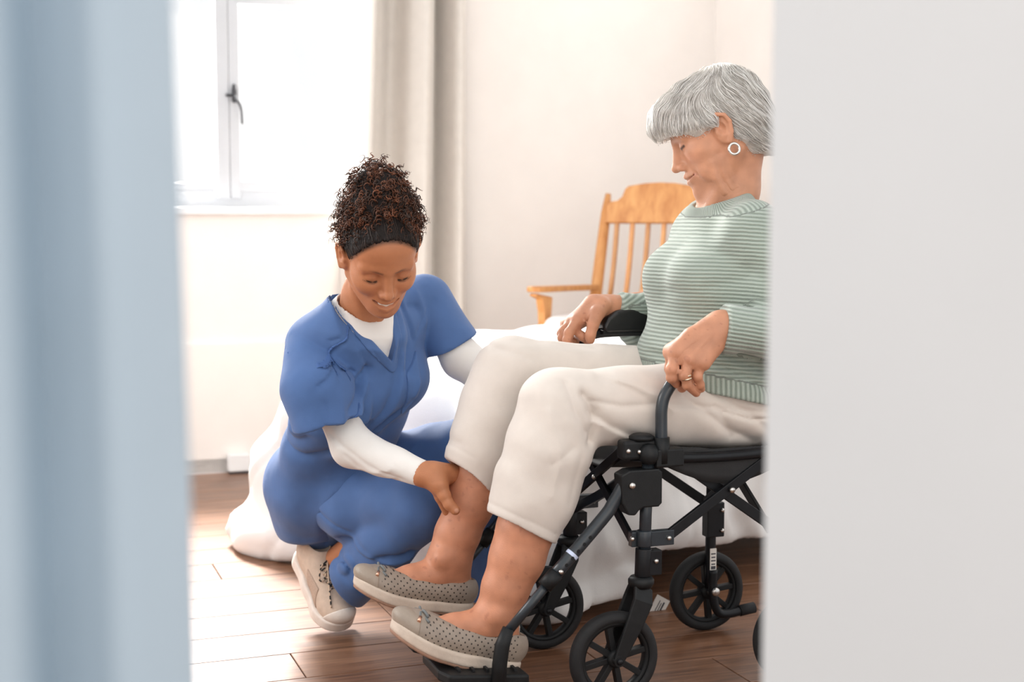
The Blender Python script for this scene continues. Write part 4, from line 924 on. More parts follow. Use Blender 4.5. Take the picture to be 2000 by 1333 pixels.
hN = bxp([D(1425, 630, 0.24), D(1300, 770, 0.20), D(1300, 690, 0.29), wrN], 0.035); hF = bxp([D(1205, 590, fbb), D(1085, 690, -0.28), D(1100, 640, -0.17)], 0.035)
legs = bxp([CQ(1080, 900, 0.18), CQ(950, 1300, 0.18), CQ(720, 1200, -0.2), CQ(900, 890, -0.2)], 0.05); legs[1][2] = 0.50
trunk = (np.array([-0.05, 3.05, 0.50]), np.array([0.75, 3.75, 1.09]))
body = sdf_obj('body', skW, 'skin', wm, paint=paintW, boxes=[(hb_lo, hb_hi, 0.0021), (*hN, 0.0021), (*hF, 0.0021), (*legs, 0.0035), (*trunk, 0.009)])

# sage sweater
swF = Fld()
secs = [(-0.270, 0.58, 0.225, 0.172), (-0.262, 0.68, 0.218, 0.150), (-0.262, 0.76, 0.190, 0.135), (-0.268, 0.84, 0.185, 0.116), (-0.274, 0.92, 0.188, 0.112), (-0.298, 1.00, 0.190, 0.084), (-0.306, 1.065, 0.150, 0.062), (-0.300, 1.105, 0.09, 0.070)]
for (a0, z0, w0, d0), (a1, z1, w1, d1) in zip(secs[:-1], secs[1:]): swF.ec(C(a0, 0, z0), C(a1, 0, z1), w0, d0, w1, d1, WN, 0.035)
swF.rc(C(-0.310, 0.13, 1.040), C(-0.322, -0.12, 1.040), 0.058, 0.052, 0.045)
swF.el(C(-0.20, 0.075, 0.925), (0.065, 0.075, 0.07), np.array([WF, WN, UP]), 0.05); swF.el(C(-0.20, -0.075, 0.925), (0.065, 0.075, 0.07), np.array([WF, WN, UP]), 0.05)
swF.el(C(-0.195, 0.0, 0.752), (0.082, 0.15, 0.062), np.array([WF, WN, UP]), 0.025)
swF.el(C(-0.185, 0.0, 0.665), (0.085, 0.185, 0.035), np.array([WF, WN, UP]), 0.015)
swF.chain([C(-0.290, 0.155, 1.035), C(-0.325, 0.215, 0.93), elN + WN * 0.005, wrN + (elN - wrN) * 0.05 + UP * 0.002], [0.070, 0.070, 0.062, 0.050], 0.04)
swF.chain([C(-0.320, -0.145, 1.025), C(-0.330, -0.19, 0.94), elF, D(1236, 606, fbb), D(1213, 600, fbb)], [0.068, 0.066, 0.055, 0.036, 0.036], 0.04)
swF.chain([D(1225, 655, -0.29), D(1268, 690, -0.24), C(-0.32, -0.19, 0.72)], [0.022, 0.030, 0.06], 0.03)
# cuffs, neck opening, hem
swF.rc(wrN + (elN - wrN) * 0.12, wrN + (wrN - elN) * 0.1, 0.053, 0.053, 0.006)
hem_z = lambda a: A(1252, 740, 0.10)[1] + (A(1490, 790, 0.20)[1] - A(1252, 740, 0.10)[1]) / (A(1490, 790, 0.20)[0] - A(1252, 740, 0.10)[0]) * (a - A(1252, 740, 0.10)[0])
cut = lambda o, n: (lambda p: (p - o) @ n)
colN = unit(UP * 0.90 + WF * 0.30); colO = C(-0.300, 0, 1.122)
def fold_fn(folds, mask):
    def g(p):
        q = np.stack([(p - WO) @ WF, p[:, 2]], 1); d = np.zeros(len(p))
        for pl, amp, wd in folds:
            pl2 = [A(x, y, 0.15) for x, y in pl]; d = d + amp * np.exp(-(seg2(q, pl2) / wd) ** 1.4)
        return d * mask(p)
    return g
near = lambda p: np.clip(((p - WO) @ WN + 0.02) / 0.08, 0, 1)
swfold = fold_fn([([(1255, 692), (1330, 700), (1400, 716), (1500, 770)], 0.010, 0.008), ([(1275, 622), (1300, 612), (1345, 575)], 0.009, 0.011), ([(1400, 690), (1500, 738)], 0.009, 0.008),
                  ([(1440, 520), (1465, 580), (1470, 640)], 0.012, 0.016), ([(1380, 560), (1430, 545), (1480, 500)], 0.004, 0.014), ([(1345, 440), (1380, 480), (1420, 500)], 0.004, 0.018),
                  ([(1255, 735), (1330, 744)], 0.004, 0.006), ([(1320, 690), (1420, 735), (1500, 755)], -0.004, 0.012), ([(1300, 540), (1330, 590), (1325, 640)], 0.004, 0.02)], near)
def sweater(p, band=0.07):
    d = swF(p, band) + swfold(p) + 0.0025 * wnoise(p, 26, 8, 11)
    axN = unit(wrN - elN); axF = unit(D(1196, 598, fbb) - D(1240, 610, fbb))
    q = p - wrN; cuffN = np.where(np.sqrt(((q - (q @ axN)[:, None] * axN) ** 2).sum(1)) < 0.075, (p - (wrN + axN * 0.010)) @ axN, -1)
    d = smax(d, cuffN, 0.006)
    cF = D(1204, 598, fbb); q = p - cF; cuffF = np.where(np.sqrt((q ** 2).sum(1)) < 0.08, q @ axF, -1); d = smax(d, cuffF, 0.006)
    d = smax(d, (p - colO) @ colN, 0.008)
    rr = p - C(-0.296, 0, 0); rad = np.sqrt((rr @ WF) ** 2 + ((rr @ WN) * 0.95) ** 2)
    d = smax(d, -np.maximum(rad - 0.065, 1.095 - p[:, 2]), 0.004)        # neck hole
    hem = A(1330, 752, 0.15)
    ah, zh = A(1252, 740, 0.10); ah2, zh2 = A(1490, 790, 0.20); a_ = (p - WO) @ WF
    d = smax(d, zh + (zh2 - zh) / (ah2 - ah) * (a_ - ah) - p[:, 2], 0.006)
    return d
def paintKnit(p):
    q = p - WO; a = q @ WF; b = q @ WN; z = p[:, 2]
    row = z + 0.012 * np.sin(a * 9) + 0.02 * (b < -5)
    rib = np.arctan2(b, a + 0.26) * 0.17
    axN = unit(wrN - elN); tN = (p - elN) @ axN; L = np.linalg.norm(wrN - elN); q2 = p - elN - tN[:, None] * axN
    onS = (np.sqrt((q2 ** 2).sum(1)) < 0.078) & (tN > 0.03) & (b > 0.17)
    axF = unit(D(1200, 598, fbb) - D(1240, 608, fbb)); tF = (p - D(1200, 598, fbb)) @ axF; onF = (b < -0.185) & (a > -0.28) & (z < 0.9)
    row = np.where(onS, 0.35 * (p[:, 2]) + 0.65 * (p[:, 2] - 0.25 * tN), row); row = np.where(onF, z * 0.8 + 0.4 * a, row)
    ribm = ((z < hem_z(a) + 0.042) & (~onS) & (~onF)) | (((p - colO) @ colN > -0.024) & (~onS))
    return np.stack([row + 1, rib + 1, ribm.astype(float)], 1)
lo, hi = swF.bounds(); sw = sdf_obj('sweater', sweater, 'green_knit', wm, h=0.0042, box=(lo, hi), paint=paintKnit)

# cream trousers
def leg_field(hip, knee, hem, hemn, rk, pts, rs, inner):
    f = Fld(); f.rc(hip, knee, 0.100, rk, 0.03); f.chain([knee] + pts, [rk] + rs, 0.03)
    c = Fld(); c.chain(inner[0], inner[1], 0.01)
    def g(p, band=0.07):
        d = f(p, band); q = (p - hem) @ hemn; loc_ = np.sqrt(((p - hem) ** 2).sum(1)) < 0.22
        d = np.where(loc_, smax(d, q, 0.004), d); return np.where(loc_, smax(d, -c(p, band), 0.003), d)
    return f, g
hemN, hemF = CQ(1020, 1030, bN), CQ(922, 936, bF)
nN = unit(CQ(1020, 1060, bN) - CQ(1057, 975, bN)); nF = unit(CQ(922, 950, bF) - CQ(960, 870, bF))
hemDirN = unit(CQ(1085, 1062, bN) - CQ(955, 1000, bN)); nN = unit(np.cross(hemDirN, WN)); nN = nN if nN[2] < 0 else -nN
hemDirF = unit(CQ(965, 962, bF) - CQ(885, 895, bF)); nF = unit(np.cross(hemDirF, WN)); nF = nF if nF[2] < 0 else -nF
fN, gN = leg_field(C(-0.28, 0.095, 0.645), kneeN, hemN, nN, 0.084, [CQ(1068, 880, bN), CQ(1045, 960, bN), CQ(1016, 1045, bN)], [0.091, 0.086, 0.081], ([CQ(1035, 990, bN), CQ(1005, 1080, bN)], [0.074, 0.076]))
fF, gF = leg_field(C(-0.28, -0.095, 0.645), kneeF, hemF, nF, 0.080, [CQ(972, 790, bF), CQ(945, 870, bF), CQ(918, 950, bF)], [0.081, 0.077, 0.074], ([CQ(935, 905, bF), CQ(910, 985, bF)], [0.067, 0.069]))
pelv = Fld().ec(C(-0.34, 0, 0.625), C(-0.20, 0, 0.63), 0.205, 0.11, 0.195, 0.10, WN, 0.03)
seatfloor = lambda p: (0.553 - 0.045 * np.clip(1 - (((p - WO) @ WN) / 0.2) ** 2, 0, 1)) - p[:, 2]
trfold = fold_fn([([(1140, 800), (1180, 830), (1230, 850), (1290, 865)], 0.007, 0.010), ([(1143, 860), (1150, 800), (1130, 770)], 0.010, 0.012), ([(1145, 780), (1200, 790), (1290, 785), (1480, 800)], 0.003, 0.006),
                  ([(1320, 770), (1400, 830), (1470, 860)], 0.005, 0.010), ([(1360, 755), (1440, 800), (1490, 840)], 0.005, 0.010), ([(1380, 790), (1420, 850)], 0.004, 0.010),
                  ([(1060, 800), (1075, 880), (1060, 960)], -0.003, 0.012), ([(1118, 890), (1108, 940), (1100, 975)], 0.002, 0.010), ([(1170, 740), (1230, 760), (1280, 800)], 0.004, 0.012),
                  ([(1150, 820), (1210, 850), (1260, 872)], -0.005, 0.008), ([(1130, 840), (1110, 800), (1100, 750)], 0.005, 0.010), ([(1200, 740), (1270, 770), (1300, 800)], -0.004, 0.010), ([(1100, 870), (1060, 900)], 0.003, 0.012),
                  ([(1395, 800), (1450, 815), (1487, 812)], 0.004, 0.004), ([(957, 985), (1030, 1015), (1080, 1040)], 0.0012, 0.0035), ([(1050, 730), (1020, 800), (1000, 900)], 0.003, 0.02)], near)
farfold = fold_fn([([(900, 860), (960, 900)], 0.003, 0.01), ([(893, 873), (985, 925)], 0.0012, 0.0035), ([(960, 760), (950, 850), (925, 920)], 0.004, 0.015), ([(1050, 680), (1150, 690), (1240, 700)], 0.004, 0.012), ([(1040, 700), (1100, 720)], 0.004, 0.01)], lambda p: np.clip((-0.02 - (p - WO) @ WN) / 0.05, 0, 1))
def trousers(p, band=0.07):
    d = smin(smin(gN(p, band), gF(p, band), 0.012), pelv(p, band), 0.03); d = d + 1.6 * trfold(p) + 1.6 * farfold(p) + 0.0022 * wnoise(p, 30, 8, 3)
    a = (p - WO) @ WF; return np.where(a < 0.05, smax(d, seatfloor(p), 0.02), d)
l1, h1 = fN.bounds(); l2, h2 = fF.bounds(); l3, h3 = pelv.bounds()
lo = np.min([l1, l2, l3], 0); hi = np.max([h1, h2, h3], 0); lo[2] = 0.30
tr = sdf_obj('trousers', trousers, 'chino', wm, h=0.0042, box=(lo, hi))

# hair
hrF = Fld()
HW.el(hrF, (-0.014, 0, 0.034), (0.105, 0.086, 0.088), 0.02, tilt=0.25)
HW.el(hrF, (0.062, 0, 0.058), (0.050, 0.064, 0.040), 0.06)
HW.el(hrF, (0.084, 0.0, 0.050), (0.028, 0.050, 0.026), 0.05)
HW.el(hrF, (-0.062, 0, -0.015), (0.058, 0.080, 0.080), 0.03)
HW.el(hrF, (-0.075, 0, -0.060), (0.034, 0.062, 0.042), 0.03)
HW.el(hrF, (0.092, 0, -0.040), (0.058, 0.12, 0.072), 0.012, '-')
for y in (-1, 1):
    HW.el(hrF, (0.030, 0.085 * y, -0.045), (0.050, 0.035, 0.052), 0.010, '-')
    HW.el(hrF, (-0.012, 0.094 * y, -0.010), (0.020, 0.028, 0.030), 0.008, '-')
    HW.rc(hrF, (0.06, 0.066 * y, 0.040), (0.012, 0.080 * y, 0.018), 0.014, 0.012, 0.012)
HW.el(hrF, (-0.02, 0, -0.12), (0.06, 0.09, 0.045), 0.01, '-')
hrf = lambda p, band=0.07: hrF(p, band) + 0.0022 * wnoise(p, 70, 10, 4)
hbx = (HW.c - 0.19, HW.c + 0.19)
def paintHW(p):
    q = HW.loc(p); t = np.clip(0.5 + 0.25 * wnoise(p, 90, 8) - 2.5 * np.clip(-q[:, 0] - 0.02, 0, 0.1), 0, 1)
    return blend(np.tile(np.array([[0.50, 0.47, 0.43]]), (len(p), 1)), t, (0.76, 0.73, 0.69))
ha = sdf_obj('hair', hrf, 'hair_strand', wm, h=0.003, box=hbx, paint=paintHW)
sd = surf_points(hrf, *hbx, 0.006, 6500)
q = HW.loc(sd); sd = sd[(q[:, 2] > -0.085)]
def flowW(p, t):
    q = HW.loc(p); x, y, z = q.T; n = len(q)
    top = np.clip((z - 0.035) / 0.05, 0, 1); front = np.clip((x + 0.06) / 0.06, 0, 1)
    sd_ = 1 / (1 + np.exp((x - 0.03) / 0.008)); fx = front * top * 1.0 + (1 - top) * (0.35 * (1 - sd_) - 0.5 * sd_) + 0.25 * np.sin(z * 90 + y * 40 + t * 5)
    fz = -0.35 - 0.75 * (1 - top) + 0.1 * np.sin(x * 120); fy = np.sign(y) * (0.5 * top) + 0.25 * np.sin(x * 70 + z * 60)
    return np.stack([fx, fy, fz], 1) @ HW.M
st_ = flow_strands(hrf, sd, flowW, 13, RNG.uniform(0.004, 0.0075, len(sd)), RNG.uniform(-0.0005, 0.005, len(sd)))
g0 = RNG.uniform(0, 1, len(sd)) ** 1.2; qs = HW.loc(sd)
g0 = np.clip(g0 + 0.2 - 2.5 * np.clip(-qs[:, 0] - 0.01, 0, 0.12) + 1.5 * np.clip(qs[:, 0] - 0.03, 0, 0.1), 0, 1)
cols = np.array([0.36, 0.325, 0.285])[None] * (1 - g0[:, None]) + np.array([0.92, 0.895, 0.86])[None] * g0[:, None]
strands('hair_strands', st_, RNG.uniform(0.0004, 0.0010, len(sd)), cols, 'hair_strand', ha)
# eyes, earring, ring
for y in (-1, 1):
    ey = Fld(); HW.el(ey, (0.0680, 0.0315 * y, -0.0035), (0.0145, 0.0130, 0.0120), 0.0)
    sdf_obj('eye', ey, 'eye_white', body, h=0.0022)
ec_ = HW.w(-0.008, 0.089, -0.0545)
earr = MB().tube([ec_ + 0.0125 * (math.cos(t) * unit(HW.M[0] + 0.3 * HW.M[1]) + math.sin(t) * HW.M[2]) for t in np.linspace(0.3, 2 * math.pi + 1.2, 26)], 0.0032, 10).build('earring', 'pearl_metal', wm)
rg = D(1340, 736, 0.2735); rd_ = unit(D(1342, 752, 0.268) - D(1337, 722, 0.272))
for k in (-0.0035, 0.0035): MB().lathe([(0.0115, -0.0016), (0.0132, -0.0016), (0.0132, 0.0016), (0.0115, 0.0016)], rg + rd_ * k, rd_, 24).build('finger_ring', 'gold_ring', wm)

# ballet flats
def flat_shoe(S, label):
    up = Fld(); up.el((0.046, 0, 0.034), (0.050, 0.036, 0.042), None, 0.02); up.el((0.135, 0, 0.028), (0.10, 0.041, 0.036), None, 0.03); up.el((0.205, 0, 0.018), (0.066, 0.043, 0.030), None, 0.02)
    up.fn(lambda q: 0.006 - q[:, 2], (-1, -1, -1), (1, 1, 1), 0.002, '&')
    up.el((0.106, 0, 0.086), (0.116, 0.0365, 0.046), None, 0.006, '-'); up.el((0.08, 0, 0.05), (0.07, 0.030, 0.05), None, 0.004, '-')
    lo, hi = S.box()
    def uvp(p): q = S.loc(p); am = ((q[:, 0] < 0.220) & (q[:, 2] < 0.062) & (q[:, 2] > 0.010) & (q[:, 0] > 0.03)).astype(float); return np.stack([q[:, 0] * S.sc + 1, q[:, 2] * S.sc + 1, am], 1)
    sh = sdf_obj('shoe', S.wrap(up), 'perforated_leather', wm, h=0.0024, box=(lo, hi), paint=uvp); tag(sh, label)
    so_ = [(0.040, 0), (0.125, 0.0), (0.200, 0.0), (0.228, 0.0)]
    sdf_obj('midsole', S.wrap(sole_fn(so_, [0.037, 0.037, 0.044, 0.040], -0.011, 0.012, 0.005)), 'shoe_sole', sh, h=0.0028, box=(lo, hi))
    sdf_obj('outsole', S.wrap(sole_fn(so_, [0.034, 0.034, 0.042, 0.038], -0.016, -0.008, 0.002)), 'shoe_tread', sh, h=0.0028, box=(lo, hi))
    tc_ = Fld(); tc_.el((0.216, 0, 0.017), (0.0560, 0.0435, 0.0310), None, 0.0); tc_.fn(lambda q: 0.222 + 0.12 * np.abs(q[:, 1]) - q[:, 0], (-1, -1, -1), (1, 1, 1), 0.002, '&'); tc_.fn(lambda q: 0.006 - q[:, 2], (-1, -1, -1), (1, 1, 1), 0.002, '&')
    sdf_obj('toe_cap', S.wrap(tc_), 'shoe_leather', sh, h=0.0024, box=(lo, hi))
    bow = MB()
    for y in (-1, 1):
        bow.tube(arc([S.w(0.218, 0, 0.046), S.w(0.220, 0.012 * y, 0.054), S.w(0.214, 0.024 * y, 0.050), S.w(0.212, 0.014 * y, 0.044), S.w(0.218, 0, 0.045)], 5), 0.0026 * S.sc, 8)
        bow.tube(arc([S.w(0.218, 0, 0.046), S.w(0.225, 0.012 * y, 0.048), S.w(0.228, 0.026 * y, 0.041)], 5), 0.0024 * S.sc, 8)
    bow.tube(arc([S.w(0.212, 0.035, 0.042), S.w(0.218, 0.02, 0.045), S.w(0.220, 0, 0.046), S.w(0.218, -0.02, 0.045), S.w(0.212, -0.035, 0.042)], 5), 0.0026 * S.sc, 8)
    bo = bow.build('bow', 'cord_grey', sh)
    for y in (-1, 1): MB().tube([S.w(0.227, 0.024 * y, 0.042), S.w(0.232, 0.036 * y, 0.034)], 0.0033 * S.sc, 10).build('aglet', 'copper_tip', bo)
    return sh
flat_shoe(SN, 'taupe perforated ballet flat on the nearer foot'); flat_shoe(SF, 'taupe perforated ballet flat on the farther, lifted foot')
# ------------------------------------------------------------------ crouching nurse
nu = thing('person', 'smiling nurse in blue scrubs with curly dark hair, crouching to hold the lifted leg', 'person', np.array([-0.42, 3.62, 0.0]))
HN = Head(P(742, 493, 3.30), (math.sin(math.radians(19)), -math.cos(math.radians(19))), math.radians(37), math.radians(4.5), 1.09)
n_neck, n_hip = P(702, 612, 3.44), P(648, 945, 3.68)
n_rs, n_ls = P(603, 672, 3.44), P(838, 590, 3.60)
n_re, n_rw = P(688, 872, 3.36), P(826, 927, 3.262)
n_le, n_lw = P(985, 765, 3.52), P(975, 885, 3.42)
n_rhip, n_lhip = P(612, 955, 3.70), P(705, 930, 3.78)
n_rk, n_lk = P(818, 985, 3.43), P(972, 862, 3.52)
n_ra, n_la = P(645, 1105, 3.68), P(955, 1155, 3.56)
LAT = unit(n_ls - n_rs); TAX = unit(n_neck - n_hip); FR = unit(np.cross(LAT, TAX)); TUP = np.cross(FR, LAT)
NM = np.array([LAT, FR, TUP])
skN = Fld(); head_field(skN, HN, smile=1.0)
skN.chain([HN.w(-0.025, 0, -0.045), (HN.w(-0.03, 0, -0.06) * 0.4 + n_neck * 0.6), n_neck - UP * 0.02], [0.054, 0.052, 0.060], 0.025)
for y in (-1, 1): skN.rc(HN.w(-0.02, 0.055 * y, -0.05), n_neck + FR * 0.055 + LAT * 0.012 * y - UP * 0.01, 0.010, 0.010, 0.016)
skN.rc(n_rs, n_ls, 0.045, None, 0.04); skN.ec(n_neck * 0.8 + n_hip * 0.2, n_hip, 0.12, 0.08, 0.125, 0.09, LAT, 0.03)
skN.chain([n_rs + LAT * 0.02, P(655, 800, 3.40), n_re, n_rw], [0.036, 0.036, 0.036, 0.026], 0.02); skN.chain([n_ls - LAT * 0.02, P(900, 700, 3.56), n_le, n_lw], [0.036, 0.038, 0.036, 0.026], 0.02)
skN.chain([n_rhip, n_rk, n_ra], [0.07, 0.052, 0.036], 0.02); skN.chain([n_lhip, n_lk, n_la], [0.07, 0.052, 0.036], 0.02)
hand(skN, P(838, 928, 3.262), [P(884, 921, 3.292), P(882, 928, 3.312), P(880, 936, 3.328), P(876, 944, 3.338)],
     [([P(884, 921, 3.292), P(902, 932, 3.336), P(922, 944, 3.356), P(942, 950, 3.354)], 0.0105), ([P(882, 928, 3.312), P(898, 946, 3.352), P(920, 960, 3.362), P(942, 966, 3.356)], 0.0105),
      ([P(880, 936, 3.328), P(893, 960, 3.360), P(915, 976, 3.362), P(936, 982, 3.354)], 0.0100), ([P(876, 944, 3.338), P(886, 972, 3.362), P(905, 990, 3.358), P(922, 998, 3.35)], 0.0090)],
     ([P(842, 932, 3.252), P(858, 948, 3.238), P(868, 968, 3.228), P(877, 986, 3.222), P(889, 997, 3.219)], [0.024, 0.021, 0.0145, 0.0125, 0.0115]), 0.029, 0.017)
skN.chain([P(850, 940, 3.25), P(862, 970, 3.262), P(872, 1000, 3.27)], [0.020, 0.016, 0.010], 0.015)
skN.chain([n_rw, P(850, 928, 3.262), P(878, 928, 3.285)], [0.028, 0.028, 0.021], 0.015)
hand(skN, n_lw, [P(965, 905, 3.40), P(970, 908, 3.41), P(975, 912, 3.42), P(980, 915, 3.43)],
     [([P(965 + 5 * i, 905 + 3 * i, 3.40 + 0.01 * i), P(955 + 4 * i, 930 + 4 * i, 3.40 + 0.01 * i), P(945 + 4 * i, 952 + 4 * i, 3.39 + 0.01 * i), P(938 + 4 * i, 968 + 4 * i, 3.38 + 0.01 * i)], 0.0105) for i in range(4)],
     ([n_lw, P(960, 905, 3.385), P(950, 925, 3.375), P(944, 940, 3.37)], [0.02, 0.016, 0.012, 0.010]), 0.028, 0.017)
SKN = np.array([0.47, 0.188, 0.088])
def paintN(p):
    c = SKN[None] * (1 + 0.03 * wnoise(p, 50, 10) + 0.015 * wnoise(p, 170, 10, 6))[:, None]
    c = blend(c, 0.8 * brush(HN, p, [(0.064, -0.034, -0.050), (0.0795, -0.025, -0.0580), (0.0895, -0.012, -0.0630), (0.0930, 0, -0.0640), (0.0895, 0.012, -0.0630), (0.0795, 0.025, -0.0580), (0.064, 0.034, -0.050)], 0.0060), (0.36, 0.115, 0.075))
    c = blend(c, 0.8 * brush(HN, p, [(0.064, -0.033, -0.052), (0.0780, -0.024, -0.0650), (0.0880, -0.012, -0.0780), (0.0915, 0, -0.0815), (0.0880, 0.012, -0.0780), (0.0780, 0.024, -0.0650), (0.064, 0.033, -0.052)], 0.0070), (0.40, 0.13, 0.085))
    c = blend(c, 0.9 * brush(HN, p, [(0.066, -0.0345, -0.0500), (0.0800, -0.024, -0.0615), (0.0860, -0.012, -0.0700), (0.0870, 0, -0.0725), (0.0860, 0.012, -0.0700), (0.0800, 0.024, -0.0615), (0.066, 0.0345, -0.0500)], 0.0026), (0.07, 0.02, 0.015))
    for y in (-1, 1):
        c = blend(c, 0.80 * brush(HN, p, [(0.090, 0.014 * y, 0.0165), (0.087, 0.026 * y, 0.0195), (0.079, 0.039 * y, 0.0205), (0.069, 0.050 * y, 0.0150)], 0.0048, 0.8), (0.045, 0.02, 0.012))
        c = blend(c, 0.95 * brush(HN, p, [(0.073, 0.0165 * y, -0.0080), (0.0825, 0.024 * y, -0.0105), (0.0850, 0.032 * y, -0.0110), (0.0800, 0.041 * y, -0.0090), (0.0710, 0.048 * y, -0.0050)], 0.0030, 0.6), (0.018, 0.010, 0.008))
        c = blend(c, 0.45 * brush(HN, p, [(0.080, 0.020 * y, 0.004), (0.083, 0.033 * y, 0.006), (0.074, 0.045 * y, 0.006)], 0.008, 1.0), (0.30, 0.095, 0.045))
        c = blend(c, 0.30 * brush(HN, p, [(0.066, 0.040 * y, -0.032), (0.078, 0.033 * y, -0.034)], 0.022, 1.0), (0.56, 0.20, 0.10))
    nl = np.clip((0.0065 - np.sqrt(((p - P(892, 998, 3.210)) ** 2).sum(1))) / 0.003, 0, 0.7); c = blend(c, nl, (0.66, 0.36, 0.25))
    q = HN.loc(p); hl = np.clip((0.010 - (0.72 * q[:, 0] - 0.70 * q[:, 2] + 0.009 - 4.2 * q[:, 1] ** 2)) / 0.010, 0, 0.8) * (q[:, 2] > -0.03) * (np.abs(q[:, 1]) < 0.068); c = blend(c, hl, (0.05, 0.022, 0.012))
    return c
hbox = (HN.c - np.array([0.16, 0.19, 0.24]), HN.c + np.array([0.16, 0.19, 0.18]))
hR = bxp([P(815, 905, 3.24), P(900, 1010, 3.22), P(950, 940, 3.38), P(880, 1005, 3.38)], 0.03)
bodyN = sdf_obj('body', skN, 'skin', nu, paint=paintN, boxes=[(*hbox, 0.0021), (*hR, 0.0021), (np.array([-0.62, 3.2, 0.08]), np.array([0.05, 3.9, 0.80]), 0.008)])
th_ = Fld(); HN.ch(th_, [(0.070, -0.024, -0.0600), (0.0840, -0.012, -0.0680), (0.0875, 0, -0.0698), (0.0840, 0.012, -0.0680), (0.070, 0.024, -0.0600)], [0.004, 0.0052, 0.0056, 0.0052, 0.004], 0.0)
sdf_obj('teeth', th_, 'teeth', bodyN, h=0.0018)
lash = []
for y in (-1, 1):
    for k in range(15):
        t = k / 14; a = np.array([0.0745 + 0.010 * math.sin(t * math.pi) - 0.002 * t, (0.0175 + 0.030 * t) * y, -0.0085 - 0.003 * math.sin(t * math.pi) + 0.003 * t])
        d = np.array([0.0055, (0.006 * (t - 0.35)) * y, -0.0035]); lash.append([HN.w(*(a + d * s + np.array([0, 0, 0.0015 * s * s]))) for s in (0, 0.35, 0.7, 1.0)])
strands('eyelashes', np.array(lash), np.full(len(lash), 0.00045), np.full((len(lash), 3), 0.012), 'hair_strand', bodyN)

# clothes: white long-sleeved undershirt
def nfold(folds, Y, mask):
    def g(p):
        q = np.stack([p @ LAT, p @ TUP], 1); d = np.zeros(len(p))
        for pl, amp, wd in folds:
            pl2 = [((P(x, y, Y)) @ LAT, (P(x, y, Y)) @ TUP) for x, y in pl]; d = d + amp * np.exp(-(seg2(q, pl2) / wd) ** 1.4)
        return d * mask(p)
    return g
T2 = lambda px, py, Y=3.42: (float(P(px, py, Y) @ LAT), float(P(px, py, Y) @ TUP))
usF = Fld()
tor = [(P(652, 935, 3.69), 0.150, 0.105), (P(664, 880, 3.64), 0.140, 0.100), (P(684, 800, 3.565), 0.140, 0.098), (P(706, 720, 3.50), 0.150, 0.098), (P(718, 655, 3.475), 0.140, 0.078)]
def torso(F, grow):
    for (c0, w0, d0), (c1, w1, d1) in zip(tor[:-1], tor[1:]): F.ec(c0, c1, w0 + grow, d0 + grow, w1 + grow, d1 + grow, LAT, 0.03)
    F.rc(n_rs + LAT * (0.02 if grow else 0.05), n_ls - LAT * (0.02 if grow else 0.05), 0.056 + grow, None, 0.05)
    F.el(P(716, 742, 3.50) + FR * 0.055 - LAT * 0.06, np.array([0.06, 0.05, 0.055]) + grow, NM, 0.05); F.el(P(716, 742, 3.50) + FR * 0.055 + LAT * 0.06, np.array([0.06, 0.05, 0.055]) + grow, NM, 0.05)
    F.rc(n_neck - UP * 0.03, n_neck + UP * 0.012 + FR * 0.012, 0.085 + grow, 0.066 + grow, 0.05)
torso(usF, 0.0)
usF.chain([n_rs + LAT * 0.02, P(655, 800, 3.40), n_re, n_rw + (n_re - n_rw) * 0.04], [0.042, 0.046, 0.050, 0.033], 0.02)
usF.chain([n_ls - LAT * 0.02, P(900, 700, 3.56), n_le, n_lw], [0.042, 0.050, 0.050, 0.034], 0.02)
colNn = unit(UP * 0.62 + FR * 0.62 - LAT * 0.05); colOn = P(712, 590, 3.40)
usfold = nfold([([(650, 850), (690, 875), (735, 880)], 0.004, 0.006), ([(660, 870), (700, 905)], 0.004, 0.006), ([(715, 855), (705, 880), (690, 900)], -0.004, 0.006), ([(740, 880), (735, 910), (740, 940)], 0.0025, 0.005), ([(770, 890), (765, 915), (770, 945)], 0.0022, 0.005), ([(795, 900), (792, 925), (797, 945)], 0.0022, 0.0045)], 3.34, lambda p: (p @ FR > n_re @ FR - 0.08).astype(float))
def undershirt(p, band=0.07):
    d = usF(p, band) + usfold(p) + 0.0016 * wnoise(p, 40, 8, 13)
    q = p - n_neck; ax = unit(HN.w(-0.02, 0, -0.06) - n_neck); rad = np.sqrt(((q - (q @ ax)[:, None] * ax) ** 2).sum(1))
    d = smax(d, (p - colOn) @ colNn, 0.006)
    d = smax(d, -np.maximum(rad - 0.061, -(q @ ax) - 0.03), 0.004)
    d = smax(d, 0.45 - p[:, 2] - 0.4 * np.clip((p - n_re) @ LAT + 0.04, 0, 1), 0.01)
    axr = unit(n_rw - n_re); c = n_rw + axr * 0.0; near_ = np.sqrt(((p - c) ** 2).sum(1)) < 0.07
    return np.where(near_, smax(d, (p - c) @ axr, 0.004), d)
lo, hi = usF.bounds(); sdf_obj('undershirt', undershirt, 'white_knit', nu, h=0.0042, box=(lo, hi))

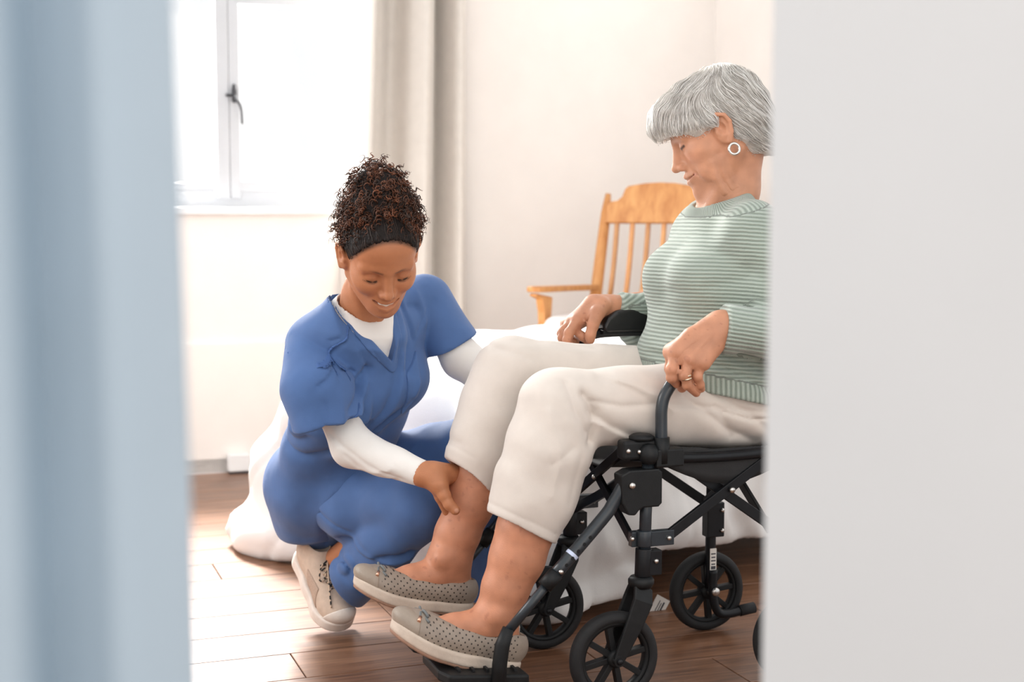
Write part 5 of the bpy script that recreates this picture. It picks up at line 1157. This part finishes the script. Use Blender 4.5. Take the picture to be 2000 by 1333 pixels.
# scrub top
stF = Fld(); torso(stF, 0.016)
stF.ec(P(655, 935, 3.69), P(638, 1000, 3.735), 0.156, 0.122, 0.150, 0.125, LAT, 0.04)
stF.chain([P(600, 940, 3.72), P(588, 1000, 3.75)], [0.068, 0.056], 0.04); stF.rc(P(605, 945, 3.69), P(680, 965, 3.61), 0.124, 0.112, 0.03)
slv = Fld(); hemR = P(645, 824, 3.41)
slv.ec(n_rs + LAT * 0.012 - UP * 0.002, P(622, 760, 3.36), 0.068, 0.068, 0.086, 0.072, LAT, 0.03); slv.ec(P(622, 760, 3.36), P(668, 905, 3.34), 0.084, 0.072, 0.096, 0.080, LAT, 0.03)
slR_o, slR_n = P(642, 826, 3.32), unit(np.cross(unit(P(712, 806, 3.34) - P(575, 845, 3.34)), np.array([0.05, -1.0, -0.05]))); slR_n = slR_n if slR_n[2] < 0 else -slR_n
slL = Fld(); slL.ec(n_ls - LAT * 0.01, P(918, 735, 3.56), 0.074, 0.072, 0.076, 0.072, LAT, 0.03)
slL_o, slL_n = P(882, 680, 3.52), unit(np.cross(unit(P(922, 660, 3.52) - P(842, 698, 3.52)), np.array([0.0, -1.0, -0.05]))); slL_n = slL_n if slL_n[2] < 0 else -slL_n
cavR = Fld().rc(P(651, 846, 3.35), P(675, 920, 3.34), 0.066, 0.070, 0.0); cavL = Fld().rc(P(893, 702, 3.56), P(930, 750, 3.56), 0.060, 0.060, 0.0)
Vpts = [T2(628, 560), T2(656, 590), T2(690, 628), T2(757, 702), T2(768, 600), T2(800, 540), T2(720, 480)]
stfold = nfold([([(640, 600), (690, 690), (715, 800)], 0.006, 0.010), ([(660, 640), (700, 720), (705, 830)], -0.005, 0.010), ([(770, 640), (775, 720), (750, 800), (700, 900)], 0.006, 0.012), ([(800, 600), (815, 680), (800, 730)], 0.007, 0.010),
                ([(790, 700), (770, 800), (730, 880), (680, 930)], -0.006, 0.013), ([(820, 800), (790, 840), (740, 880)], 0.007, 0.010), ([(830, 760), (800, 850), (770, 880)], -0.005, 0.010), ([(700, 840), (690, 900), (640, 940), (560, 940)], 0.009, 0.010),
                ([(620, 880), (600, 930), (570, 1000)], 0.006, 0.010), ([(590, 860), (575, 930), (550, 1010)], -0.006, 0.010), ([(690, 690), (660, 725), (620, 730)], 0.008, 0.009), ([(690, 715), (670, 745), (640, 752)], -0.006, 0.007), ([(660, 690), (640, 680), (600, 655), (548, 668)], 0.0045, 0.0035),
                ([(600, 700), (590, 780), (595, 840)], -0.004, 0.010), ([(640, 760), (650, 800)], 0.004, 0.010), ([(560, 700), (560, 780), (580, 830)], 0.004, 0.010), ([(818, 560), (812, 620), (830, 690)], 0.006, 0.007), ([(850, 560), (870, 620), (880, 680)], -0.004, 0.010), ([(835, 640), (860, 650)], 0.005, 0.008), ([(580, 860), (650, 842), (715, 822)], 0.012, 0.009), ([(845, 685), (915, 652)], 0.002, 0.0035),
                ([(648, 578), (690, 643), (747, 712)], 0.0018, 0.003), ([(605, 620), (650, 590)], 0.003, 0.003), ([(600, 668), (620, 625), (650, 600)], 0.003, 0.003)], 3.42, lambda p: np.clip(((p - n_neck) @ FR + 0.06) / 0.06, 0, 1))
hemTop_o = P(648, 985, 3.52); hemTop_n = unit(unit(n_rk - n_rhip) * 0.75 - UP * 0.66)
def scrub_top(p, band=0.07):
    a = slv(p, band); a = smax(a, (p - slR_o) @ slR_n, 0.004); a = smax(a, -cavR(p, band), 0.003)
    b = slL(p, band); b = smax(b, (p - slL_o) @ slL_n, 0.004); b = smax(b, -cavL(p, band), 0.003)
    d = stF(p, band)
    d = smax(d, np.minimum((p - hemTop_o) @ hemTop_n, 0.44 - p[:, 2]), 0.006); d = smax(d, 0.225 - p[:, 2], 0.01)
    d = smin(smin(d, a, 0.003), b, 0.006)
    d = d + 1.35 * stfold(p) + 0.0030 * wnoise(p, 24, 8, 17)
    v = poly2(np.stack([p @ LAT, p @ TUP], 1), Vpts); v = np.maximum(v, -((p - n_neck) @ FR + 0.0))
    d = smax(d, -v, 0.003)
    q = p - n_neck; ax = unit(HN.w(-0.02, 0, -0.06) - n_neck); rad = np.sqrt(((q - (q @ ax)[:, None] * ax) ** 2).sum(1))
    d = smax(d, -np.maximum(rad - 0.082, -(q @ ax) - 0.02), 0.004)
    return smax(d, (p - (colOn - colNn * 0.012)) @ colNn, 0.004)
lo, hi = stF.bounds(); l2, h2 = slv.bounds(); l3, h3 = slL.bounds(); lo = np.min([lo, l2, l3], 0); hi = np.max([hi, h2, h3], 0)
top = sdf_obj('scrub_top', scrub_top, 'scrub_blue', nu, h=0.0042, box=(lo, hi))
# chest pocket and neckline band lie on the cloth
pk = [T2(796, 737), T2(838, 712), T2(833, 800), T2(806, 838)]
bd = [T2(645, 575), T2(690, 632), T2(757, 702)]; bd2 = [T2(757, 702), T2(769, 610)]
def onto(f2, th):
    def g(p, band=0.07):
        q = np.stack([p @ LAT, p @ TUP], 1); d = np.maximum(np.abs(scrub_top(p, band) - 0.0005) - th, f2(q)); return np.maximum(d, -((p - n_neck) @ FR))
    return g
pb = bxp([P(790, 705, 3.45), P(845, 850, 3.60), P(790, 850, 3.38), P(840, 700, 3.4)], 0.02)
sdf_obj('chest_pocket', onto(lambda q: poly2(q, pk), 0.0048), 'scrub_blue', top, h=0.003, box=pb)
nbx = bxp([P(640, 560, 3.3), P(780, 715, 3.5), P(640, 715, 3.5), P(780, 560, 3.3)], 0.02)
sm1 = [T2(546, 670, 3.40), T2(575, 658, 3.40), T2(612, 660, 3.40), T2(640, 682, 3.40), T2(655, 715, 3.40)]; sm3 = [T2(572, 836, 3.33), T2(645, 817, 3.33), T2(709, 797, 3.33)]; sm2 = [T2(600, 662, 3.42), T2(610, 630, 3.42), T2(650, 592, 3.42)]
sbx = bxp([P(540, 580, 3.32), P(665, 725, 3.32), P(540, 725, 3.5), P(665, 580, 3.5)], 0.01)
sdf_obj('seam', onto(lambda q: np.minimum(seg2(q, sm1), seg2(q, sm2)) - 0.0016, 0.0022), 'scrub_seam', top, h=0.0022, box=sbx)
sdf_obj('seam', onto(lambda q: seg2(q, sm3) - 0.0015, 0.0020), 'scrub_seam', top, h=0.0022, box=bxp([P(565, 790, 3.26), P(720, 850, 3.26), P(565, 850, 3.42), P(720, 790, 3.42)], 0.01))
sdf_obj('neckline_band', onto(lambda q: np.minimum(np.abs(seg2(q, bd) - 0.008) - 0.009, np.abs(seg2(q, bd2) - 0.008) - 0.009), 0.0030), 'scrub_blue', top, h=0.003, box=nbx)

# scrub trousers
def pleg(pts, rs, hem, n, hip, rh, k=0.03):
    f = Fld(); f.chain([hip] + pts, [rh] + rs, k)
    def g(p, band=0.07):
        d = f(p, band); near_ = np.sqrt(((p - hem) ** 2).sum(1)) < 0.17
        return np.where(near_, smax(d, (p - hem) @ n, 0.005), d)
    return f, g
axS = unit([-0.80, 0.25, -0.53]); hemS = P(675, 1141, 3.60)
shank = Fld().chain([P(828, 990, 3.43), P(755, 1060, 3.50), P(668, 1150, 3.61)], [0.074, 0.070, 0.072], 0.02)
thigh = Fld().chain([n_rhip, P(700, 985, 3.59), P(815, 985, 3.44)], [0.108, 0.098, 0.078], 0.03)
fL, gL = pleg([n_lk, P(962, 1000, 3.53), P(952, 1180, 3.57)], [0.078, 0.074, 0.074], P(953, 1165, 3.57), -UP, n_lhip, 0.10)
pelN = Fld().ec(P(655, 950, 3.71), P(640, 985, 3.735), 0.155, 0.12, 0.15, 0.12, LAT, 0.02)
ptfold = nfold([([(690, 1075), (730, 1050), (775, 1045)], 0.008, 0.007), ([(700, 1062), (745, 1068), (790, 1060)], -0.006, 0.007), ([(740, 1080), (745, 1100), (735, 1120)], 0.004, 0.007), ([(560, 1020), (620, 1025), (690, 1050)], 0.004, 0.004), ([(690, 1085), (700, 1120), (690, 1150)], 0.006, 0.009), ([(650, 1080), (690, 1120), (725, 1180)], 0.005, 0.007), ([(765, 1030), (790, 1050), (800, 1080)], 0.004, 0.008),
                ([(780, 880), (850, 860), (920, 850)], 0.006, 0.010), ([(800, 850), (860, 840), (930, 810)], -0.004, 0.010), ([(850, 890), (890, 860)], 0.006, 0.008)], 3.48, lambda p: np.ones(len(p)))
def pants(p, band=0.07):
    s_ = smax(shank(p, band), (p - hemS) @ axS, 0.005)
    d = smin(smin(thigh(p, band), s_, 0.012), smin(gL(p, band), pelN(p, band), 0.03), 0.02)
    return d + 1.4 * ptfold(p) + 0.0025 * wnoise(p, 26, 8, 23)
bs = [x.bounds() for x in (shank, thigh, fL, pelN)]; lo = np.min([b[0] for b in bs], 0); hi = np.max([b[1] for b in bs], 0)
sdf_obj('scrub_trousers', pants, 'scrub_blue', nu, h=0.0045, box=(lo, hi))

# hair: smooth cap drawn into a big curly bun
hcF = Fld(); HN.el(hcF, (-0.014, 0, 0.037), (0.1005, 0.0795, 0.0900), 0.01); HN.el(hcF, (0.040, 0, 0.050), (0.0510, 0.0665, 0.0555), 0.02)
hcF.fn(lambda p: (lambda q: (0.72 * q[:, 0] - 0.70 * q[:, 2] + 0.009 - 4.2 * q[:, 1] ** 2 + 0.0012 * np.sin(q[:, 1] * 330) + 0.0012 * np.sin(q[:, 1] * 810 + 1) + 0.0008 * np.sin(q[:, 1] * 1500)) * HN.s)(HN.loc(p)), HN.c - 0.3, HN.c + 0.3, 0.006, '&')
for y in (-1, 1): HN.el(hcF, (-0.012, 0.098 * y, -0.012), (0.024, 0.026, 0.036), 0.006, '-')
HN.el(hcF, (-0.02, 0, -0.09), (0.10, 0.10, 0.055), 0.01, '-')
hcap = lambda p, band=0.07: hcF(p, band) + 0.0008 * wnoise(p, 200, 8, 2)
hn = sdf_obj('hair', hcap, 'hair_dark', nu, h=0.0026, box=(HN.c - 0.17, HN.c + 0.17), paint=lambda p: np.tile(np.array([[0.012, 0.008, 0.007]]), (len(p), 1)) * (1 + 0.4 * wnoise(p, 150, 8))[:, None].clip(0.4, 2))
sd = surf_points(hcap, HN.c - 0.17, HN.c + 0.17, 0.006, 1500); q = HN.loc(sd); sd = sd[(q[:, 0] > -0.07)]
bunC = P(738, 408, 3.28)
st_ = flow_strands(hcap, sd, lambda p, t: unit_rows(bunC - p) if False else (bunC - p) / np.linalg.norm(bunC - p, axis=1, keepdims=True), 9, 0.006, RNG.uniform(0.0, 0.0018, len(sd)))
strands('hair_strands', st_, RNG.uniform(0.0005, 0.0009, len(sd)), np.array([0.02, 0.012, 0.009])[None] * RNG.uniform(0.5, 2.2, (len(sd), 1)), 'hair_strand', hn)
hu = Fld(); HN.el(hu, (-0.014, 0, 0.037), (0.0985, 0.0775, 0.0880), 0.01); HN.el(hu, (0.040, 0, 0.050), (0.0490, 0.0645, 0.0535), 0.02)   # fine hairs along the hairline
sd = surf_points(hu, HN.c - 0.17, HN.c + 0.17, 0.004, 9000); q = HN.loc(sd); e_ = 0.72 * q[:, 0] - 0.70 * q[:, 2] + 0.009 - 4.2 * q[:, 1] ** 2
sd = sd[(e_ > -0.004) & (e_ < 0.0065 * RNG.uniform(0, 1, len(sd))) & (np.abs(q[:, 1]) < 0.072) & (q[:, 2] > -0.01)]
if len(sd):
    st_ = flow_strands(hu, sd, lambda p, t: (bunC - p) / np.linalg.norm(bunC - p, axis=1, keepdims=True) + 0.25 * np.sin(p * 260), 7, 0.0035, RNG.uniform(0.0005, 0.003, len(sd)))
    strands('hairline_strands', st_, RNG.uniform(0.0003, 0.0006, len(sd)), np.array([0.03, 0.015, 0.010])[None] * RNG.uniform(0.5, 1.8, (len(sd), 1)), 'hair_strand', hn)
pfF = Fld(); pfF.el(bunC + UP * 0.0, (0.086, 0.088, 0.092), None, 0.0); pfF.el(bunC - UP * 0.030, (0.090, 0.088, 0.056), None, 0.03); pfF.el(bunC + UP * 0.068, (0.046, 0.05, 0.040), None, 0.03)
puf = lambda p, band=0.07: pfF(p, band) + 0.008 + 0.005 * wnoise(p, 75, 10, 30)
def inface(p): 
    q = HN.loc(p); return (0.72 * q[:, 0] - 0.70 * q[:, 2] > -0.003)
puff2 = lambda p, band=0.07: smax(puf(p, band), (lambda q: (0.72 * q[:, 0] - 0.70 * q[:, 2] + 0.010) * HN.s)(HN.loc(p)), 0.012)
sdf_obj('bun', puff2, 'hair_dark', hn, h=0.0035, box=(bunC - 0.17, bunC + 0.17), paint=lambda p: np.tile(np.array([[0.014, 0.008, 0.006]]), (len(p), 1)))
NC = 2300
sd = surf_points(puff2, bunC - 0.17, bunC + 0.17, 0.006, NC); gN_ = grad(puff2, sd)
L = RNG.uniform(0.018, 0.046, NC); m = 26; t = np.linspace(0, 1, m)
dirn = gN_ * RNG.uniform(0.2, 0.75, (NC, 1)) + RNG.normal(size=(NC, 3)) * 0.45 + np.array([0, 0, -0.35]); dirn /= np.linalg.norm(dirn, axis=1, keepdims=True)
ref = RNG.normal(size=(NC, 3)); s1 = np.cross(dirn, ref); s1 /= np.linalg.norm(s1, axis=1, keepdims=True); s2 = np.cross(dirn, s1)
hr_ = RNG.uniform(0.0028, 0.0060, NC); turns = RNG.uniform(2.0, 4.5, NC); ph = RNG.uniform(0, 6.28, NC)
an = ph[:, None] + 2 * math.pi * turns[:, None] * t[None]
pts = (sd - gN_ * 0.006)[:, None] + dirn[:, None] * (L[:, None] * t[None])[..., None] + s1[:, None] * (hr_[:, None] * np.cos(an))[..., None] + s2[:, None] * (hr_[:, None] * np.sin(an))[..., None] + np.array([0, 0, -1.0]) * (0.012 * t ** 2)[None, :, None]
ok_ = ~inface(pts[:, -1]) ; pts = pts[ok_]
w = np.clip(RNG.uniform(0, 1, len(pts)) ** 1.3, 0, 1); cc = np.array([0.016, 0.009, 0.006])[None] * (1 - w[:, None]) + np.array([0.19, 0.062, 0.026])[None] * w[:, None]
strands('curls', pts, RNG.uniform(0.0009, 0.0018, len(pts)), cc, 'hair_strand', hn, 3, dirn[ok_])

# trail shoes
def sneaker(S, label):
    lo, hi = S.box(); up = Fld(); up.el((0.05, 0, 0.045), (0.052, 0.037, 0.050), None, 0.02); up.el((0.13, 0, 0.042), (0.09, 0.041, 0.045), None, 0.03); up.el((0.21, 0, 0.028), (0.062, 0.045, 0.040), None, 0.03)
    up.rc((0.045, 0, 0.06), (0.04, 0, 0.088), 0.036, 0.034, 0.02); up.rc((0.10, 0, 0.07), (0.07, 0, 0.09), 0.03, 0.03, 0.02)
    up.fn(lambda q: 0.006 - q[:, 2], (-1, -1, -1), (1, 1, 1), 0.002, '&'); up.el((0.055, 0, 0.105), (0.038, 0.027, 0.03), None, 0.006, '-')
    f = lambda q: up(q) + 0.0008 * np.sin(q[:, 0] * 300) * 0
    sh = sdf_obj('shoe', S.wrap(f), 'sneaker_suede', nu, h=0.003, box=(lo, hi)); tag(sh, label)
    so_ = [(0.040, 0), (0.125, 0.0), (0.200, 0.0), (0.230, 0.0)]
    sdf_obj('midsole', S.wrap(sole_fn(so_, [0.040, 0.038, 0.046, 0.042], -0.018, 0.016, 0.006)), 'sneaker_foam', sh, h=0.003, box=(lo, hi))
    base_ = sole_fn(so_, [0.041, 0.037, 0.047, 0.043], -0.026, -0.014, 0.003)
    def outs(q): return np.maximum(base_(q), 0.004 * (np.sin(q[:, 0] * 330) > 0.2) * (q[:, 2] < -0.020))
    sdf_obj('outsole', S.wrap(outs), 'gum_rubber', sh, h=0.003, box=(lo, hi))
    pan = lambda q: np.maximum(np.maximum(np.abs(up(q)) - 0.0022, np.abs(q[:, 0] - 0.155 + 0.6 * (q[:, 2] - 0.03)) - 0.035), np.maximum(0.018 - q[:, 2], q[:, 2] - 0.062))
    sdf_obj('side_panel', S.wrap(pan), 'sneaker_mesh', sh, h=0.0026, box=(lo, hi))
    cap = lambda q: np.maximum(np.abs(up(q)) - 0.0028, np.maximum(0.232 - q[:, 0] + 0.5 * (q[:, 2] - 0.02), 0.008 - q[:, 2]))
    sdf_obj('toe_guard', S.wrap(cap), 'sneaker_foam', sh, h=0.0026, box=(lo, hi))
    def onup(x, y):                                                     # height of the upper at (x, y)
        z = np.linspace(0.13, 0.0, 120); d = up(np.stack([np.full(120, x), np.full(120, y), z], 1)); i = np.argmax(d < 0); return z[i] if d[i] < 0 else 0.03
    tn = MB(); k = 7; lace = MB()
    xs = np.linspace(0.122, 0.192, k)
    for i in range(k - 1):
        for s in (-1, 1):
            pts = [(xs[i] + (xs[i + 1] - xs[i]) * t, s * (-0.019 + 0.038 * t)) for t in (0, 0.33, 0.66, 1)]
            lace.tube([S.w(x, y, onup(x, y) + 0.002 + 0.001 * s) for x, y in pts], 0.0022 * S.sc, 7)
    for s in (-1, 1):
        lace.tube(arc([S.w(0.118, 0.0, onup(0.118, 0) + 0.004), S.w(0.130, 0.02 * s, onup(0.13, 0.02) + 0.012), S.w(0.155, 0.032 * s, onup(0.15, 0.03) + 0.008), S.w(0.160, 0.022 * s, onup(0.16, 0.022) + 0.006), S.w(0.125, 0.0, onup(0.125, 0) + 0.004)], 5), 0.0021 * S.sc, 7)
        lace.tube(arc([S.w(0.118, 0.0, onup(0.118, 0) + 0.004), S.w(0.16, 0.012 * s, onup(0.16, 0.01) + 0.008), S.w(0.20, 0.022 * s, onup(0.20, 0.02) + 0.005), S.w(0.235, 0.030 * s, onup(0.235, 0.03) + 0.004)], 6), 0.0020 * S.sc, 7)
    lace.build('laces', 'speckled_lace', sh)
    return sh
def lace_mat():
    m = bpy.data.materials.new('speckled_lace'); m.use_nodes = True; MATS['speckled_lace'] = m; n = m.node_tree.nodes; L_ = m.node_tree.links; b = n['Principled BSDF']; b.inputs['Roughness'].default_value = 0.85
    tc = n.new('ShaderNodeTexCoord'); nz = n.new('ShaderNodeTexVoronoi'); nz.inputs['Scale'].default_value = 130; L_.new(tc.outputs['Object'], nz.inputs['Vector'])
    sp = n.new('ShaderNodeSeparateColor'); L_.new(nz.outputs['Color'], sp.inputs[0]); cr = n.new('ShaderNodeValToRGB'); cr.color_ramp.interpolation = 'CONSTANT'; cr.color_ramp.elements[0].color = (0.02, 0.02, 0.02, 1); cr.color_ramp.elements[1].color = (0.62, 0.46, 0.33, 1); cr.color_ramp.elements[1].position = 0.5
    L_.new(sp.outputs[0], cr.inputs[0]); L_.new(cr.outputs[0], b.inputs['Base Color'])
lace_mat()
toe = P(662, 1224, 3.60); heel = P(590, 1075, 3.765); fdir = unit(toe - heel); sup = np.array([0.50, -0.82, 0.27]); sup = unit(sup - fdir * (sup @ fdir))
sneaker(Shoe(heel - sup * 0.012 * 0, fdir, np.cross(sup, fdir), 1.03, 2.2, 0.17), 'beige trail shoe with speckled laces, heel raised off the floor')
l0 = P(953, 1195, 3.60); l0[2] = 0.028
sneaker(Shoe(l0 + np.array([-0.02, 0.06, 0]), np.array([0.25, -0.97, 0.0]), np.cross(UP, np.array([0.25, -0.97, 0.0])), 1.03, 0.6, 0.17), 'beige trail shoe planted flat behind the wheelchair footrests')
